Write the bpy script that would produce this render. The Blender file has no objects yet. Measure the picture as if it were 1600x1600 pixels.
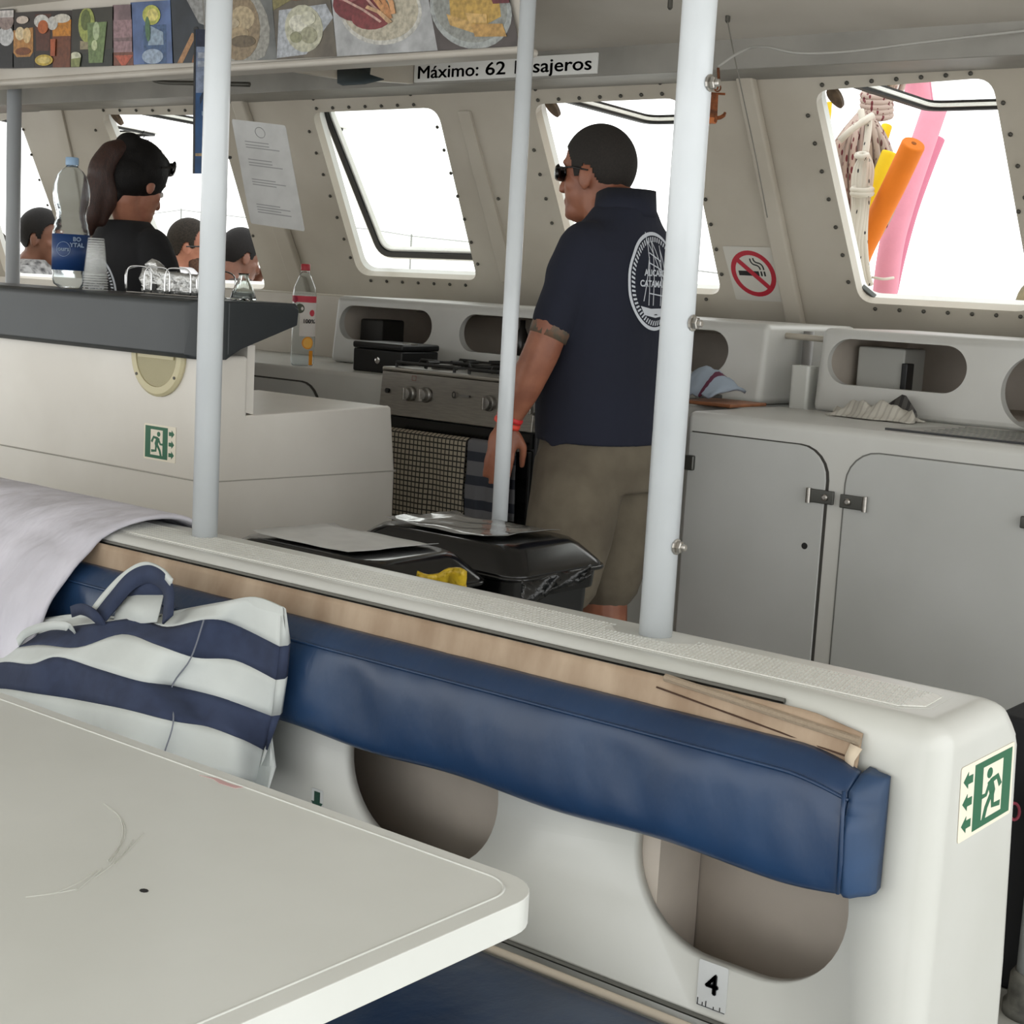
import bpy, bmesh, math, random
from mathutils import Vector, Matrix, noise
from mathutils.geometry import tessellate_polygon
from mathutils.bvhtree import BVHTree

random.seed(7)
scene = bpy.context.scene
COL = scene.collection

# ------------------------------------------------------------------ camera
FPX, PITCH, ROLL, YAW = 2420.6, .143586, .0561437, .670462
EYE = Vector((0, 0, 1.30))
_F = Vector((-math.sin(YAW), math.cos(YAW), 0)); _R = Vector((math.cos(YAW), math.sin(YAW), 0)); _U = Vector((0, 0, 1))
CF = _F * math.cos(PITCH) - _U * math.sin(PITCH); _Uc = _U * math.cos(PITCH) + _F * math.sin(PITCH)
CR = _R * math.cos(ROLL) + _Uc * math.sin(ROLL); CU = _Uc * math.cos(ROLL) - _R * math.sin(ROLL)
cam = bpy.data.cameras.new('camera'); camo = bpy.data.objects.new('camera', cam); COL.objects.link(camo)
cam.sensor_width = 36; cam.sensor_fit = 'HORIZONTAL'; cam.lens = FPX / 1600 * 36; cam.clip_start = .02; cam.clip_end = 4000
camo.matrix_world = Matrix(((CR.x, CU.x, -CF.x, EYE.x), (CR.y, CU.y, -CF.y, EYE.y), (CR.z, CU.z, -CF.z, EYE.z), (0, 0, 0, 1)))
scene.camera = camo

# ------------------------------------------------------------------ sky and exposure
world = bpy.data.worlds.new('overcast_sky'); scene.world = world; world.use_nodes = True
_wn = world.node_tree.nodes; _wl = world.node_tree.links
_bg = _wn['Background']; _bg.inputs['Color'].default_value = (.99, 1.0, .985, 1); _bg.inputs['Strength'].default_value = 3.0
scene.cycles.transparent_max_bounces = 40
vs = scene.view_settings; vs.view_transform = 'Standard'; vs.look = 'None'; vs.gamma = 1; vs.use_curve_mapping = False; vs.exposure = -.42

# ------------------------------------------------------------------ survey helpers: a sight line meets a plane of the place
def ray(x, y): return CF + CR * ((x - 800) / FPX) - CU * ((y - 800) / FPX)
def onZ(x, y, z): d = ray(x, y); return EYE + d * ((z - EYE.z) / d.z)
def onY(x, y, Y): d = ray(x, y); return EYE + d * (Y / d.y)
def onX(x, y, X): d = ray(x, y); return EYE + d * (X / d.x)
def P(x, y, t): return EYE + ray(x, y) * t
def onP(x, y, o, n): d = ray(x, y); return EYE + d * ((o - EYE).dot(n) / d.dot(n))

# ------------------------------------------------------------------ materials
def lin(c):
    r = []
    for v in c[:3]:
        v = v / 255
        r.append(v / 12.92 if v <= .04045 else ((v + .055) / 1.055) ** 2.4)
    return (r[0], r[1], r[2], 1)
_M = {}
def mat(name, col, rough=.5, metal=0, noise=0, nscale=8, bump=0, bscale=40, trans=0, ior=1.45, alpha=1, coat=0, col2=None, bdist=.002, stretch=None, spec=None):
    if name in _M: return _M[name]
    m = bpy.data.materials.new(name); m.use_nodes = True; _M[name] = m
    nt = m.node_tree; b = nt.nodes['Principled BSDF']
    b.inputs['Base Color'].default_value = lin(col); b.inputs['Roughness'].default_value = rough; b.inputs['Metallic'].default_value = metal
    if trans: b.inputs['Transmission Weight'].default_value = trans; b.inputs['IOR'].default_value = ior
    if alpha < 1: b.inputs['Alpha'].default_value = alpha
    if coat: b.inputs['Coat Weight'].default_value = coat; b.inputs['Coat Roughness'].default_value = .08
    if spec is not None: b.inputs['Specular IOR Level'].default_value = spec
    if noise or bump:
        tc = nt.nodes.new('ShaderNodeTexCoord'); vec = tc.outputs['Object']
        if stretch:
            mp = nt.nodes.new('ShaderNodeMapping'); mp.inputs['Scale'].default_value = stretch; nt.links.new(vec, mp.inputs['Vector']); vec = mp.outputs['Vector']
    if noise:
        n = nt.nodes.new('ShaderNodeTexNoise'); n.inputs['Scale'].default_value = nscale; n.inputs['Detail'].default_value = 6
        nt.links.new(vec, n.inputs['Vector'])
        mx = nt.nodes.new('ShaderNodeMix'); mx.data_type = 'RGBA'
        c2 = col2 or tuple(max(0, v * (1 - noise)) for v in col)
        mx.inputs['A'].default_value = lin(c2); mx.inputs['B'].default_value = lin(col)
        rp = nt.nodes.new('ShaderNodeMapRange'); rp.inputs['From Min'].default_value = .35; rp.inputs['From Max'].default_value = .62
        nt.links.new(n.outputs['Fac'], rp.inputs['Value']); nt.links.new(rp.outputs['Result'], mx.inputs['Factor'])
        nt.links.new(mx.outputs['Result'], b.inputs['Base Color'])
    if bump:
        n2 = nt.nodes.new('ShaderNodeTexNoise'); n2.inputs['Scale'].default_value = bscale; n2.inputs['Detail'].default_value = 4
        nt.links.new(vec, n2.inputs['Vector'])
        bp = nt.nodes.new('ShaderNodeBump'); bp.inputs['Strength'].default_value = bump; bp.inputs['Distance'].default_value = bdist
        nt.links.new(n2.outputs['Fac'], bp.inputs['Height']); nt.links.new(bp.outputs['Normal'], b.inputs['Normal'])
    return m

def gelcoat(name, col, dirt, rough=.32, scale=2.2, amount=.5):
    m = mat(name, col, rough, noise=.1, nscale=scale, col2=dirt, bump=.08, bscale=3, bdist=.01)
    return m
GEL = gelcoat('white_gelcoat', (208, 209, 205), (197, 198, 192))
GELW = gelcoat('cream_gelcoat', (194, 187, 174), (178, 170, 156), .38)
GELT = gelcoat('table_gelcoat', (222, 224, 220), (212, 214, 209), .3)
GELC = gelcoat('cabinet_gelcoat', (187, 188, 186), (176, 177, 174), .42)
GELD = gelcoat('galley_gelcoat', (203, 203, 199), (192, 191, 186), .38)
RAW = mat('raw_beige_laminate', (196, 186, 174), .8, noise=.08, nscale=6, bump=.2, bscale=60)
HEAD = gelcoat('headliner', (196, 190, 180), (180, 173, 162), .5)
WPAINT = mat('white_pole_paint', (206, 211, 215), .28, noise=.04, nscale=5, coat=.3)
NAVY = mat('navy_vinyl', (34, 60, 94), .34, noise=.25, nscale=5, col2=(28, 51, 82), bump=.3, bscale=14, bdist=.008, stretch=(1.6, 1, .7))
TAN = mat('tan_webbing', (178, 158, 136), .85, noise=.2, nscale=14, col2=(150, 128, 106), bump=.3, bscale=160, stretch=(1, 1, .35))
STEEL = mat('brushed_steel', (176, 172, 166), .32, 1, noise=.08, nscale=20, stretch=(1, 1, 12))
CHROME = mat('chrome', (205, 205, 205), .12, 1)
DSTEEL = mat('dull_steel', (120, 120, 116), .45, 1)
BOLT = mat('bolt_dark', (84, 82, 76), .5, .6)
BLACK = mat('black_plastic', (22, 23, 24), .38)
GLOSSB = mat('black_gloss', (14, 14, 15), .16)
RUBBER = mat('black_rubber', (20, 20, 20), .6)
DARKBAR = mat('charcoal_laminate', (45, 50, 53), .42, noise=.12, nscale=4, bump=.05, bscale=80)
WHITEP = mat('white_print', (232, 232, 228), .5)
PAPER = mat('paper', (200, 200, 198), .6, noise=.04, nscale=20)
PLASTICCLEAR = mat('clear_plastic', (255, 255, 255), .04, trans=1, ior=1.25)
GREEN = mat('sign_green', (22, 98, 66), .45)
CREAMP = mat('sign_cream', (240, 232, 214), .5)
REDP = mat('sign_red', (178, 32, 52), .45)
INK = mat('black_ink', (24, 24, 26), .6)
RUST = mat('rusty_metal', (140, 78, 40), .7, .3, noise=.4, nscale=60)
WIRE = mat('grey_cable', (120, 116, 108), .6)
SKIN = mat('skin', (152, 98, 74), .5, noise=.12, nscale=18, col2=(130, 80, 60))
SKIN2 = mat('skin_light', (168, 114, 90), .5, noise=.1, nscale=18, col2=(150, 96, 76))
SKIN3 = mat('skin_brown', (112, 72, 54), .5, noise=.1, nscale=18)
HAIRB = mat('dark_hair', (17, 14, 13), .7, spec=.25, bump=.4, bscale=160, bdist=.004, noise=.3, nscale=60)
HAIRG = mat('grey_brown_hair', (46, 40, 34), .8, spec=.25, noise=.3, nscale=120)
HAIRLIT = mat('backlit_hair', (62, 34, 24), .5, bump=.5, bscale=120, bdist=.004, stretch=(8, 8, 1), noise=.4, nscale=40)  # reddish tone of light shining through dark hair, put into the colour

# ------------------------------------------------------------------ mesh helpers
def frame_from(n):
    n = n.normalized(); a = Vector((0, 0, 1)) if abs(n.z) < .9 else Vector((1, 0, 0))
    u = a.cross(n).normalized(); return u, n.cross(u), n
class MB:
    def __init__(s): s.v = []; s.f = []; s.m = []; s.cur = 0
    def add(s, vs_, fs):
        o = len(s.v); s.v += [tuple(v) for v in vs_]
        for f in fs: s.f.append([i + o for i in f]); s.m.append(s.cur)
        return s
    def box(s, x0, x1, y0, y1, z0, z1):
        return s.add([(x0,y0,z0),(x1,y0,z0),(x1,y1,z0),(x0,y1,z0),(x0,y0,z1),(x1,y0,z1),(x1,y1,z1),(x0,y1,z1)],
                     [(3,2,1,0),(4,5,6,7),(0,1,5,4),(1,2,6,5),(2,3,7,6),(3,0,4,7)])
    def obox(s, c, hx, hy, hz, ax=(1,0,0), ay=(0,1,0), az=(0,0,1)):
        c = Vector(c); ax = Vector(ax); ay = Vector(ay); az = Vector(az); vv = []
        for k in (-1, 1):
            for i, j in ((-1,-1),(1,-1),(1,1),(-1,1)): vv.append(c + ax*hx*i + ay*hy*j + az*hz*k)
        return s.add(vv, [(3,2,1,0),(4,5,6,7),(0,1,5,4),(1,2,6,5),(2,3,7,6),(3,0,4,7)])
    def tube(s, pts, r, n=10, closed=False, flat=1.0, up=None):
        pts = [Vector(p) for p in pts]; N = len(pts); rr = r if isinstance(r, (list, tuple)) else [r] * N
        vv = []; prev = None
        for i, p in enumerate(pts):
            if closed: d = pts[(i+1) % N] - pts[i-1]
            else: d = pts[min(i+1, N-1)] - pts[max(i-1, 0)]
            d.normalize()
            if prev is None:
                if up is not None: u = Vector(up); u = (u - d * u.dot(d)).normalized()
                else: u, _, _ = frame_from(d)
            else: u = (prev - d * prev.dot(d)).normalized()
            prev = u; w = d.cross(u)
            for k in range(n):
                a = 2 * math.pi * k / n; vv.append(p + u * (rr[i] * math.cos(a)) + w * (rr[i] * flat * math.sin(a)))
        fs = []
        for i in range(N if closed else N - 1):
            j = (i + 1) % N
            for k in range(n): fs.append((i*n+k, i*n+(k+1)%n, j*n+(k+1)%n, j*n+k))
        if not closed: fs.append(tuple(range(n-1, -1, -1))); fs.append(tuple(range((N-1)*n, N*n)))
        return s.add(vv, fs)
    def ell(s, c, r, ax=None, nu=16, nv=10, keep=None):
        c = Vector(c); A = ax or (Vector((1,0,0)), Vector((0,1,0)), Vector((0,0,1)))
        if not isinstance(r, (list, tuple)): r = (r, r, r)
        vv = [c - A[2]*r[2]]
        for j in range(1, nv):
            t = -math.pi/2 + math.pi*j/nv
            for i in range(nu):
                a = 2*math.pi*i/nu
                vv.append(c + A[0]*(r[0]*math.cos(t)*math.cos(a)) + A[1]*(r[1]*math.cos(t)*math.sin(a)) + A[2]*(r[2]*math.sin(t)))
        vv.append(c + A[2]*r[2]); L = len(vv) - 1; fs = []
        for i in range(nu): fs.append((0, 1+(i+1)%nu, 1+i))
        for j in range(nv-2):
            for i in range(nu): a = 1+j*nu; b = a+nu; fs.append((a+i, a+(i+1)%nu, b+(i+1)%nu, b+i))
        a = 1+(nv-2)*nu
        for i in range(nu): fs.append((a+i, a+(i+1)%nu, L))
        if keep: fs = [f for f in fs if keep(sum((vv[i] for i in f), Vector()) / len(f))]
        return s.add(vv, fs)
    def lathe(s, prof, o=(0,0,0), n=24, ax=None):
        o = Vector(o); A = ax or (Vector((1,0,0)), Vector((0,1,0)), Vector((0,0,1))); vv = []; fs = []
        for r, z in prof:
            for k in range(n):
                a = 2*math.pi*k/n; vv.append(o + A[0]*(r*math.cos(a)) + A[1]*(r*math.sin(a)) + A[2]*z)
        for i in range(len(prof)-1):
            for k in range(n): fs.append((i*n+k, i*n+(k+1)%n, (i+1)*n+(k+1)%n, (i+1)*n+k))
        if prof[0][0] > 1e-6: fs.append(tuple(range(n-1, -1, -1)))
        if prof[-1][0] > 1e-6: fs.append(tuple(range((len(prof)-1)*n, len(prof)*n)))
        return s.add(vv, fs)
    def loft(s, secs, cap=True, closed=False):
        n = len(secs[0]); vv = [v for q in secs for v in q]; fs = []
        for i in range(len(secs)-1):
            for k in range(n): fs.append((i*n+k, i*n+(k+1)%n, (i+1)*n+(k+1)%n, (i+1)*n+k))
        if cap: fs.append(tuple(range(n-1, -1, -1))); fs.append(tuple(range((len(secs)-1)*n, len(secs)*n)))
        return s.add(vv, fs)
    def sheet(s, rows):
        n = len(rows[0]); vv = [v for q in rows for v in q]; fs = []
        for i in range(len(rows)-1):
            for k in range(n-1): fs.append((i*n+k, i*n+k+1, (i+1)*n+k+1, (i+1)*n+k))
        return s.add(vv, fs)
    def prism(s, poly, o, U, V, N, w0, w1, holes=()):
        """flat polygon (u,v) with holes, given thickness from w0 to w1 along N"""
        o = Vector(o); U = Vector(U); V = Vector(V); N = Vector(N)
        loops = [list(poly)] + [list(h) for h in holes]
        flat = [p for l in loops for p in l]
        tri = tessellate_polygon([[Vector((p[0], p[1], 0)) for p in l] for l in loops])
        vv = [o + U*p[0] + V*p[1] + N*w0 for p in flat] + [o + U*p[0] + V*p[1] + N*w1 for p in flat]; K = len(flat); fs = []
        for t in tri:
            a, b, c = [flat[i] for i in t]
            ccw = (b[0]-a[0])*(c[1]-a[1]) - (b[1]-a[1])*(c[0]-a[0]) > 0
            q = t if ccw else (t[0], t[2], t[1])
            fs.append(tuple(i+K for i in q)); fs.append(tuple(reversed(q)))
        off = 0
        for li, l in enumerate(loops):
            ar = sum(l[i-1][0]*l[i][1]-l[i][0]*l[i-1][1] for i in range(len(l)))
            pos = (ar > 0) == (li == 0); n = len(l)
            for i in range(n):
                a = off+i; b = off+(i+1) % n
                fs.append((a, b, b+K, a+K) if pos else (b, a, a+K, b+K))
            off += n
        return s.add(vv, fs)
    def mesh(s, name, mats, smooth=False):
        me = bpy.data.meshes.new(name); me.from_pydata(s.v, [], s.f); me.update()
        for m in (mats if isinstance(mats, (list, tuple)) else [mats]): me.materials.append(m)
        if len(me.polygons) == len(s.m): me.polygons.foreach_set('material_index', s.m)
        if smooth: me.polygons.foreach_set('use_smooth', [True]*len(me.polygons))
        me.update(); return me
    def build(s, name, mats, parent=None, smooth=False, bevel=0, seg=2, sub=0, solid=0, weld=False):
        me = s.mesh(name, mats, smooth)
        if weld or bevel:
            bm = bmesh.new(); bm.from_mesh(me); bmesh.ops.remove_doubles(bm, verts=bm.verts, dist=1e-5); bm.to_mesh(me); bm.free()
        o = link(name, me, parent)
        if solid: q = o.modifiers.new('thickness', 'SOLIDIFY'); q.thickness = solid; q.offset = 0
        if bevel:
            q = o.modifiers.new('edge', 'BEVEL'); q.width = bevel; q.segments = seg; q.limit_method = 'ANGLE'; q.angle_limit = .7; q.harden_normals = False
            for p in me.polygons: p.use_smooth = True
            w = o.modifiers.new('wn', 'WEIGHTED_NORMAL'); w.keep_sharp = False
        if sub: q = o.modifiers.new('round', 'SUBSURF'); q.levels = sub; q.render_levels = sub
        return o
def link(name, me, parent=None):
    o = bpy.data.objects.new(name, me); COL.objects.link(o)
    if parent is not None: o.parent = parent; o.matrix_parent_inverse = parent.matrix_basis.inverted()
    return o
def thing(name, label, cat, loc, group=None, kind=None):
    o = bpy.data.objects.new(name, None); COL.objects.link(o); o.location = loc; o.empty_display_size = .05
    return tag(o, label, cat, group, kind)
def tag(o, label=None, cat=None, group=None, kind=None):
    if label: o['label'] = label
    if cat: o['category'] = cat
    if group: o['group'] = group
    if kind: o['kind'] = kind
    return o
def rrect(x0, x1, y0, y1, r, n=6):
    pts = []
    for cx, cy, a0 in ((x1-r, y1-r, 0), (x0+r, y1-r, 90), (x0+r, y0+r, 180), (x1-r, y0+r, 270)):
        for k in range(n+1): a = math.radians(a0 + 90*k/n); pts.append((cx + r*math.cos(a), cy + r*math.sin(a)))
    return pts
def stadium(x0, x1, z0, z1, n=12): return rrect(x0, x1, z0, z1, (z1-z0)/2*.999, n)
def disc(cx, cy, rx, ry=None, n=24): return [(cx + rx*math.cos(2*math.pi*k/n), cy + (ry or rx)*math.sin(2*math.pi*k/n)) for k in range(n)]
def round_poly(pts, r, n=6):
    out = []; N = len(pts)
    for i in range(N):
        p = Vector(pts[i]); a = (Vector(pts[i-1]) - p); b = (Vector(pts[(i+1) % N]) - p)
        a.normalize(); b.normalize(); ang = a.angle(b); d = r / math.tan(ang/2)
        s_, e_ = p + a*d, p + b*d
        for k in range(n+1):
            t = k/n; out.append(tuple((s_*(1-t)**2 + p*2*t*(1-t) + e_*t*t)))
    return out
def stroke(pts, w):
    """flat ribbon polygon along 2D points"""
    L = []; Rr = []
    for i, p in enumerate(pts):
        a = Vector(pts[max(i-1, 0)]); b = Vector(pts[min(i+1, len(pts)-1)]); d = (b-a).normalized(); nrm = Vector((-d.y, d.x))*w/2
        L.append(tuple(Vector(p)+nrm)); Rr.append(tuple(Vector(p)-nrm))
    return L + Rr[::-1]
def bez(p0, p1, p2, n=8): return [tuple(Vector(p0)*(1-t)**2 + Vector(p1)*2*t*(1-t) + Vector(p2)*t*t) for t in [k/n for k in range(n+1)]]
def catmull(pts, n=6, closed=False):
    pts = [Vector(p) for p in pts]; out = []; N = len(pts)
    for i in range(N if closed else N-1):
        g = (lambda k: pts[k % N]) if closed else (lambda k: pts[min(max(k, 0), N-1)])
        a, b, c, d = g(i-1), g(i), g(i+1), g(i+2)
        for k in range(n):
            t = k/n; out.append(.5*((2*b) + (c-a)*t + (2*a-5*b+4*c-d)*t*t + (3*b-a-3*c+d)*t**3))
    if not closed: out.append(pts[-1])
    return out
def text_mesh(txt, size, bold=0, extrude=.0004):
    cu = bpy.data.curves.new('lettering', 'FONT'); cu.body = txt; cu.size = size; cu.offset = bold; cu.extrude = extrude; cu.resolution_u = 3
    cu.align_x = 'CENTER'; cu.align_y = 'CENTER'
    o = bpy.data.objects.new('lettering', cu); COL.objects.link(o); bpy.context.view_layer.update()
    me = bpy.data.meshes.new_from_object(o.evaluated_get(bpy.context.evaluated_depsgraph_get()))
    bpy.data.objects.remove(o); bpy.data.curves.remove(cu); return me
def put_text(name, txt, size, o, U, V, m, parent, bold=0, sx=1, lift=.001):
    U = Vector(U).normalized(); V = Vector(V).normalized(); N = U.cross(V); me = text_mesh(txt, size); mb = MB(); fs = [tuple(p.vertices) for p in me.polygons]
    for dx, dy in ([(0, 0), (bold, 0), (-bold, 0), (0, bold), (0, -bold)] if bold else [(0, 0)]):   # heavier strokes
        mb.add([Vector(o) + U*((v.co.x+dx)*sx) + V*(v.co.y+dy) + N*(v.co.z + lift) for v in me.vertices], fs)
    bpy.data.meshes.remove(me); return mb.build(name, m, parent)
def bake(o, cutters=()):
    """evaluate modifiers (and boolean cuts by MB shapes) into the mesh of o"""
    tmp = []
    for c in cutters:
        me = c.mesh('cut', list(o.data.materials)); bm = bmesh.new(); bm.from_mesh(me); bmesh.ops.remove_doubles(bm, verts=bm.verts, dist=1e-6); bmesh.ops.recalc_face_normals(bm, faces=bm.faces); bm.to_mesh(me); bm.free()
        k = bpy.data.objects.new('cut', me); COL.objects.link(k); tmp.append(k)
        q = o.modifiers.new('cut', 'BOOLEAN'); q.operation = 'DIFFERENCE'; q.solver = 'EXACT'; q.object = k
    bpy.context.view_layer.update(); dg = bpy.context.evaluated_depsgraph_get()
    me = bpy.data.meshes.new_from_object(o.evaluated_get(dg), preserve_all_data_layers=True, depsgraph=dg)
    old = o.data; o.modifiers.clear(); me.name = old.name; o.data = me; bpy.data.meshes.remove(old)
    for k in tmp: m = k.data; bpy.data.objects.remove(k); bpy.data.meshes.remove(m)
    return o
def clay(name, mb, m, parent=None, voxel=.006, smooth=6, factor=.5):
    """one continuous skin over overlapping volumes"""
    o = mb.build(name, m, parent); q = o.modifiers.new('skin', 'REMESH'); q.mode = 'VOXEL'; q.voxel_size = voxel; q.use_smooth_shade = True
    s_ = o.modifiers.new('soft', 'SMOOTH'); s_.iterations = smooth; s_.factor = factor
    bake(o); o.data.polygons.foreach_set('use_smooth', [True]*len(o.data.polygons)); return o
def copyobj(o, parent=None, loc=None):
    c = o.copy(); COL.objects.link(c)
    if parent is not None: c.parent = parent; c.matrix_parent_inverse = parent.matrix_basis.inverted()
    if loc is not None: c.location = loc
    return c
X_, Y_, Z_ = Vector((1,0,0)), Vector((0,1,0)), Vector((0,0,1))
# ------------------------------------------------------------------ deck, headliner, window wall
fl = MB().box(-8.2, 1.6, -1.2, 4.66, -.06, 0).build('floor', mat('deck_grey', (176, 176, 170), .6, noise=.1, nscale=5, bump=.2, bscale=200)); tag(fl, 'pale grey non-slip deck of the saloon', kind='structure')

WO = Vector((0, 4.6, 1.3)); WV = Vector((0, -.4, .6)).normalized(); WN = Vector((0, .6, .4)).normalized()   # raked window plane
def wuv(x, y, w=0.):
    p = onP(x, y, WO + WN*w, WN); return (p.x, (p - WO).dot(WV))
def wpt(u, v, w=0.): return WO + X_*u + WV*v + WN*w
WINS = [[(-62, 206), (28, 182), (122, 442), (10, 436)],
        [(157, 179), (338, 180), (416, 452), (264, 446)],
        [(487, 176), (683, 168), (746, 438), (560, 430)],
        [(833, 163), (1064, 153), (1128, 461), (905, 450)],
        [(1271, 142), (1550, 121), (1616, 488), (1343, 473)]]
WPOLY = []
for w in WINS:
    q = [wuv(*p) for p in w]; WPOLY.append(q)
holes = [round_poly(q, .055) for q in WPOLY]
wf = MB().prism([(-8.2, -.16), (1.6, -.16), (1.6, .84), (-8.2, .84)], WO, X_, WV, WN, 0, .035, holes).build('wall_front', GELW)
tag(wf, 'raked cream cabin front with bolted window openings', kind='structure')
wl = MB().box(-8.2, 1.6, 4.66, 4.72, 0, 1.21).build('wall_lower', GELW); tag(wl, 'upright cream bulkhead under the windows', kind='structure')
# ribs and mouldings on the pillars between the windows
for (a, b, c, d), nm in ((((1146, 70), (1172, 70), (1262, 512), (1236, 512)), 0), (((716, 172), (736, 172), (808, 440), (785, 440)), 1), (((366, 150), (384, 150), (492, 470), (470, 470)), 0), (((60, 150), (94, 150), (150, 400), (112, 400)), 1)):
    q = [wuv(*p) for p in (a, b, c, d)]
    r_ = MB().prism(q, WO, X_, WV, WN, -.03 if nm == 0 else -.012, .002).build('pillar_rib', GELW, wf, bevel=.008)
# bolts around each window
bm_ = MB().lathe([(.0065, 0), (.0065, .004), (.0035, .007), (0, .007)], n=8, ax=(X_, WV, -WN)).mesh('bolt', BOLT, True)
def bolt(u, v):
    o = link('bolt', bm_, wf); o.location = wpt(u, v, -.001)
def rows(a, b, n):
    for k in range(n): t = k/(n-1); yield (a[0]+(b[0]-a[0])*t, a[1]+(b[1]-a[1])*t)
BR = [[(-60, 172), (2, 172), 3, None, (37, 202), (75, 320), 4, None],
      [(162, 172), (290, 172), 6, (150, 203), None, None, 0, [(158, 158)]],
      [(495, 169), (647, 163), 7, None, (684, 198), (737, 378), 6, [(490, 154), (642, 147)]],
      [(841, 156), (1035, 146), 7, None, (1103, 311), (1128, 428), 4, [(837, 139), (1032, 129)]],
      [(1285, 132), (1517, 114), 7, None, (1568, 160), (1602, 308), 4, [(1282, 114), (1515, 93)]]]
BL = [None, [(150, 203), (160, 240), 2], [(484, 205), (538, 373), 6], [(835, 234), (863, 348), 4], [(1263, 180), (1317, 398), 6]]
BB = [None, None, [(580, 438), (728, 445), 7], None, [(1368, 482), (1595, 494), 7]]
for i in range(5):
    a = BR[i]
    for p in rows(a[0], a[1], a[2]): bolt(*wuv(*p))
    if a[6]:
        for p in rows(a[4], a[5], a[6]): bolt(*wuv(*p))
    for p in (a[7] or []): bolt(*wuv(*p))
    for L_ in (BL[i], BB[i]):
        if L_:
            for p in rows(*L_): bolt(*wuv(*p))
for p in ((1104, 467), (1326, 440), (1159, 74), (1242, 475), (548, 402), (747, 412), (779, 310), (1592, 330), (396, 368)): bolt(*wuv(*p))

# hinged windows: frame on the wall, opening leaf with gasket and pane
GLASS = mat('hatch_acrylic', (246, 248, 244), .03, trans=1, ior=1.05)
FRAME = mat('white_window_frame', (236, 237, 233), .3)
def inset(q, d):
    c = Vector((sum(p[0] for p in q)/4, sum(p[1] for p in q)/4)); out = []
    for i in range(4):
        p = Vector(q[i]); a = (Vector(q[i-1])-p).normalized(); b = (Vector(q[(i+1) % 4])-p).normalized()
        s_ = math.sin(a.angle(b)); out.append(tuple(p + (a+b)*(d/s_)))
    return out
def window(n, q, angle, label):
    e = thing('window_%d' % n, label, 'window', wpt(*q[0])); e['kind'] = 'structure'; del e['category']
    MB().prism(round_poly(inset(q, -.012), .06), WO, X_, WV, WN, .035, .062, [round_poly(q, .055)]).build('window_frame', FRAME, e, bevel=.003)
    # leaf turns about the top edge of the opening
    hv = max(p[1] for p in q); piv = wpt(q[0][0], hv, .066)
    rot = Matrix.Translation(piv) @ Matrix.Rotation(angle, 4, 'X') @ Matrix.Translation(-piv)
    def leaf(nm, outer, inner, w0, w1, m, parent, bev=0):
        mb = MB().prism(outer, WO, X_, WV, WN, w0, w1, [inner] if inner else [])
        mb.v = [tuple(rot @ Vector(v)) for v in mb.v]; return mb.build(nm, m, parent, bevel=bev)
    lf = leaf('leaf_frame', round_poly(inset(q, -.028), .07), round_poly(inset(q, .02), .045), .07, .092, FRAME, e, .004)
    leaf('gasket', round_poly(inset(q, -.012), .06), round_poly(inset(q, .012), .05), .060, .0705, RUBBER, lf)
    leaf('pane', round_poly(inset(q, .012), .048), None, .076, .081, GLASS, lf)
    return e
LBL = ['leftmost cabin window, half cut by the photo edge, leaf swung up', 'open cabin window behind the woman in black, leaf swung up',
       'cabin window left of the standing man, leaf only slightly ajar', 'open cabin window behind the head of the man in navy', 'open cabin window at right with coiled rope and pool noodles outside']
WE = [window(i+1, WPOLY[i], [.97, .97, .13, .97, .97][i], LBL[i]) for i in range(5)]
WOOD = mat('brown_turn_button', (112, 92, 72), .6, noise=.3, nscale=30)
for i, (x, y) in ((1, (183, 184)), (3, (864, 168)), (4, (1306, 152))):
    u, v = wuv(x, y, .05); o = wpt(u, v, .05); a = Vector((.42, -.9)).normalized(); b = Vector((-a.y, a.x))
    pl = [tuple(a*(.036*math.cos(t)) + b*(.017*math.sin(t)*(1.1-.25*math.cos(t)))) for t in [2*math.pi*k/20 for k in range(20)]]
    MB().prism(pl, o, X_, WV, WN, -.008, .008).build('turn_button', WOOD, WE[i], bevel=.003)

cq = [wuv(*p, .04) for p in ((1341, 447), (1347, 445), (1372, 466), (1364, 470), (1352, 466))]
MB().prism(cq, WO, X_, WV, WN, .03, .05).build('corner_clip', mat('clip_steel', (86, 88, 86), .35, .8), WE[4], bevel=.003)
# headliner above: cambered roof from the cockpit edge to the window wall
prof = [(-1.5, 2.25), (1.15, 2.27), (2.2, 2.26), (3.0, 2.20), (3.6, 2.10), (3.98, 2.035), (4.28, 2.02)]
secs = []
for X in (-8.2, 1.0): secs.append([Vector((X, y, z)) for y, z in prof] + [Vector((X, y, z+.07)) for y, z in prof[::-1]])
ce = MB().loft(secs).build('ceiling', HEAD); tag(ce, 'cambered grey-white headliner over the galley', kind='structure')
fb = MB(); fb.box(-8.2, 1.6, 3.95, 3.99, 1.955, 2.05); fb.box(-8.2, 1.6, 3.99, 4.30, 1.955, 1.975)
fb = fb.build('trim_1', mat('grey_band', (150, 147, 140), .5, noise=.1, nscale=5), bevel=.004); tag(fb, 'dull grey trim band where headliner meets cabin front', kind='structure')
# far side wall of the cabin
sw = MB().box(-8.26, -8.2, 1.2, 4.7, 0, .95); sw.box(-8.26, -8.2, 1.2, 4.7, 1.75, 2.3)
sw = sw.build('wall_left', GELW); tag(sw, 'far cream cabin side', kind='structure')
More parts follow.
